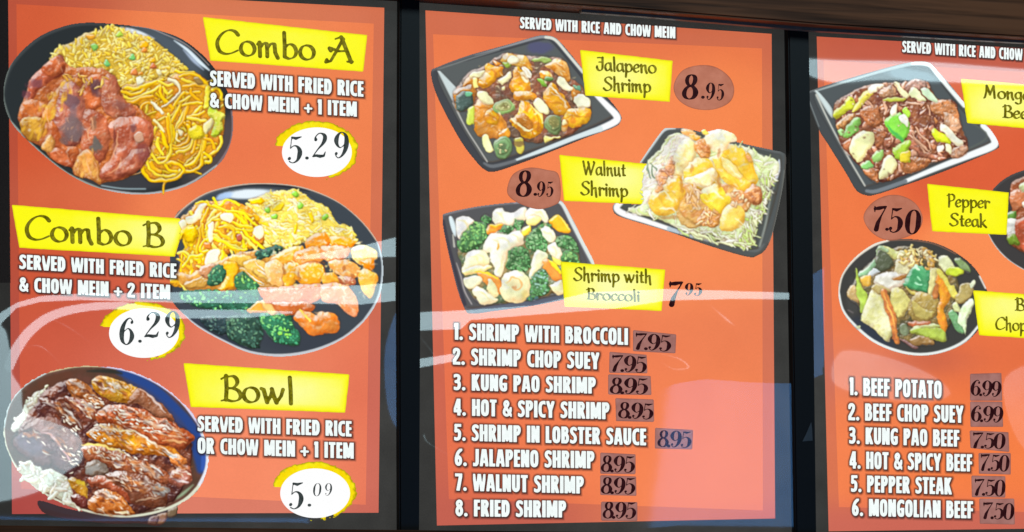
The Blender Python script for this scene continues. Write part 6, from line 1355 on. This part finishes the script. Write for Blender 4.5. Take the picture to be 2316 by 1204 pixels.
def cover(parent, x0, x1, y0, y1):
    st = 3.2
    xs = np.arange(x0, x1 + st, st); ys = np.arange(y0, y1 + st, st); X, Y = np.meshgrid(xs, ys)
    yl = -.008
    p = P2B(X.ravel(), Y.ravel(), yl)
    Vv = CAM - p; Vv /= np.linalg.norm(Vv, axis=1)[:, None]
    out = np.zeros_like(p); out[:, 1] = -1
    ripple = np.stack([fbm(X, Y, 160, 1).ravel(), np.zeros(len(p)), fbm(X, Y, 90, 2).ravel()], 1) * .012
    N = out + ripple
    lamps = {}
    for k, L in (('A', LAMP_A), ('B', LAMP_B)):
        D = L - p; D /= np.linalg.norm(D, axis=1)[:, None]; Hh = D + Vv; lamps[k] = Hh / np.linalg.norm(Hh, axis=1)[:, None]
    m = {'A': np.zeros(len(p)), 'B': np.zeros(len(p))}
    for f, k, s in WARPS:
        v = f(X, Y).ravel()
        s_ = TILT0[k] + (1 - TILT0[k]) * s
        m[k] = np.maximum(m[k], v * s_)
    wob = 1 + .05 * fbm(X, Y, 40, 3).ravel()
    mB = m['B'] * (m['A'] < .05)
    N = N * (1 - m['A'] - mB)[:, None] + lamps['A'] * (m['A'] * np.minimum(wob, 1.02))[:, None] + lamps['B'] * mB[:, None]
    N /= np.linalg.norm(N, axis=1)[:, None]
    ny, nx = X.shape; j, i = np.meshgrid(range(ny - 1), range(nx - 1), indexing='ij'); k = (j * nx + i).ravel()
    o = mesh_obj('cover_sheet', p, np.stack([k, k + 1, k + nx + 1, k + nx], 1), COVER, parent)
    at = o.data.attributes.new('tilt', 'FLOAT_VECTOR', 'POINT'); at.data.foreach_set('vector', N.astype(np.float32).ravel())
    return o
TILT0 = {'A': .70, 'B': .70}
COVER = bpy.data.materials.new('clear_plastic_sheet'); COVER.use_nodes = True
n = COVER.node_tree.nodes; l = COVER.node_tree.links; n.clear()
out_ = n.new('ShaderNodeOutputMaterial'); tr_ = n.new('ShaderNodeBsdfTransparent'); gl_ = n.new('ShaderNodeBsdfGlossy'); mx_ = n.new('ShaderNodeMixShader'); at_ = n.new('ShaderNodeAttribute'); at_.attribute_name = 'tilt'
gl_.inputs['Roughness'].default_value = .16; mx_.inputs[0].default_value = .06
nz_ = n.new('ShaderNodeTexNoise'); nz_.inputs['Scale'].default_value = 60; bp_ = n.new('ShaderNodeBump'); bp_.inputs['Strength'].default_value = .004; bp_.inputs['Distance'].default_value = .001
l.new(nz_.outputs['Fac'], bp_.inputs['Height']); l.new(at_.outputs['Vector'], bp_.inputs['Normal']); l.new(bp_.outputs[0], gl_.inputs['Normal'])
l.new(tr_.outputs[0], mx_.inputs[1]); l.new(gl_.outputs[0], mx_.inputs[2]); l.new(mx_.outputs[0], out_.inputs[0])
cover(p1, -30, 905, -40, 1212); cover(p2, 930, 1798, 0, 1216); cover(p3, 1810, 2700, 70, 1214)

# ------------------------------------------------------------------ frame: posts, wooden header, bottom rail
def slab(name, pts, ya, yb, mat, label_=None, cat=None, group=None, bev=.002, parent=None):
    """prism standing on the board: outline in photo px, from y=ya (front) to y=yb (back)"""
    f = P2B([q[0] for q in pts], [q[1] for q in pts], ya); b = f.copy(); b[:, 1] = yb
    nn = len(pts); v = np.vstack([f, b])
    faces = [tuple(range(nn)), tuple(range(2 * nn - 1, nn - 1, -1))] + [(i, i + nn, (i + 1) % nn + nn, (i + 1) % nn) for i in range(nn)]
    o = mesh_obj(name, v, faces, mat, parent)
    import bmesh
    bm = bmesh.new(); bm.from_mesh(o.data); bmesh.ops.recalc_face_normals(bm, faces=bm.faces)
    if bev: bmesh.ops.bevel(bm, geom=bm.edges[:], offset=bev, segments=2, affect='EDGES')
    bm.to_mesh(o.data); bm.free()
    return tag(o, label_, cat, group)
g = 'black divider posts of the menu frame'
d1 = slab('divider_post', [(898, -20), (942, -20), (944, 700), (941, 1230), (897, 1230), (895, 700)], -.016, .14, BLACK, 'black divider post between the combo panel and the shrimp panel', 'post', g)
d2 = slab('divider_post', [(1773, 30), (1819, 34), (1828, 500), (1837, 1230), (1791, 1230), (1781, 620)], -.016, .14, BLACK, 'black divider post between the shrimp panel and the beef panel', 'post', g)
d3 = slab('divider_post', [(-82, -90), (-34, -86), (-30, 1230), (-78, 1230)], -.016, .14, BLACK, 'black divider post at the left end of the menu frame', 'post', g)
d4 = slab('divider_post', [(2712, 80), (2760, 84), (2760, 1230), (2716, 1230)], -.016, .14, BLACK, 'black divider post at the right end of the menu frame', 'post', g)
BM = print_mat('scuff', (.03, .032, .036), grain=.3)
slab('tape_scrap', [(1804, 1000), (1812, 984), (1824, 956), (1826, 972), (1827, 998)], -.0168, -.0162, surf_mat('dull_tape', (.07, .075, .085), .5, 90), bev=0, parent=d2)
hb = slab('wooden_header', [(-140, -330), (2900, -160), (2900, 131), (2316, 101), (1824, 71), (1400, 37), (962, 7), (600, -14), (-140, -54)], -.055, .15, WOOD, 'dark stained wooden header board above the lit panels', 'board', bev=.003)
tr1 = slab('trim_strip', [(1300, 27), (1440, 37), (1824, 68), (2316, 98), (2316, 106), (1824, 78), (1440, 46), (1300, 36)], -.03, -.018, TRIM, 'thin dull metal strip under the wooden header board', 'trim', bev=.0006)
br = slab('bottom_rail', [(-140, 1188), (2900, 1222), (2900, 1330), (-140, 1330)], -.03, .15, WOOD, 'brown wooden rail along the bottom of the panels', 'rail', bev=.002)

# ------------------------------------------------------------------ give every object its own origin
wc = {}
for o in [o for o in SC.objects if o.type == 'MESH' or o.type == 'EMPTY']:
    if o.type == 'EMPTY':
        b = [v for ch in o.children if ch.type == 'MESH' for v in (ch.data.vertices[0].co, ch.data.vertices[len(ch.data.vertices) - 1].co)]
        c = Vector(((min(v.x for v in b) + max(v.x for v in b)) / 2, 0, min(v.z for v in b)))
    else:
        co = np.empty(len(o.data.vertices) * 3, np.float32); o.data.vertices.foreach_get('co', co); co = co.reshape(-1, 3)
        mn, mx = co.min(0), co.max(0)
        c = Vector(((mn[0] + mx[0]) / 2, (mn[1] + mx[1]) / 2, mn[2] if o.parent is None else (mn[2] + mx[2]) / 2))
        co -= np.array(c, np.float32); o.data.vertices.foreach_set('co', co.ravel()); o.data.update()
    wc[o.name] = c
for o in SC.objects:
    if o.name in wc: o.location = wc[o.name] - (wc[o.parent.name] if o.parent else Vector((0, 0, 0)))
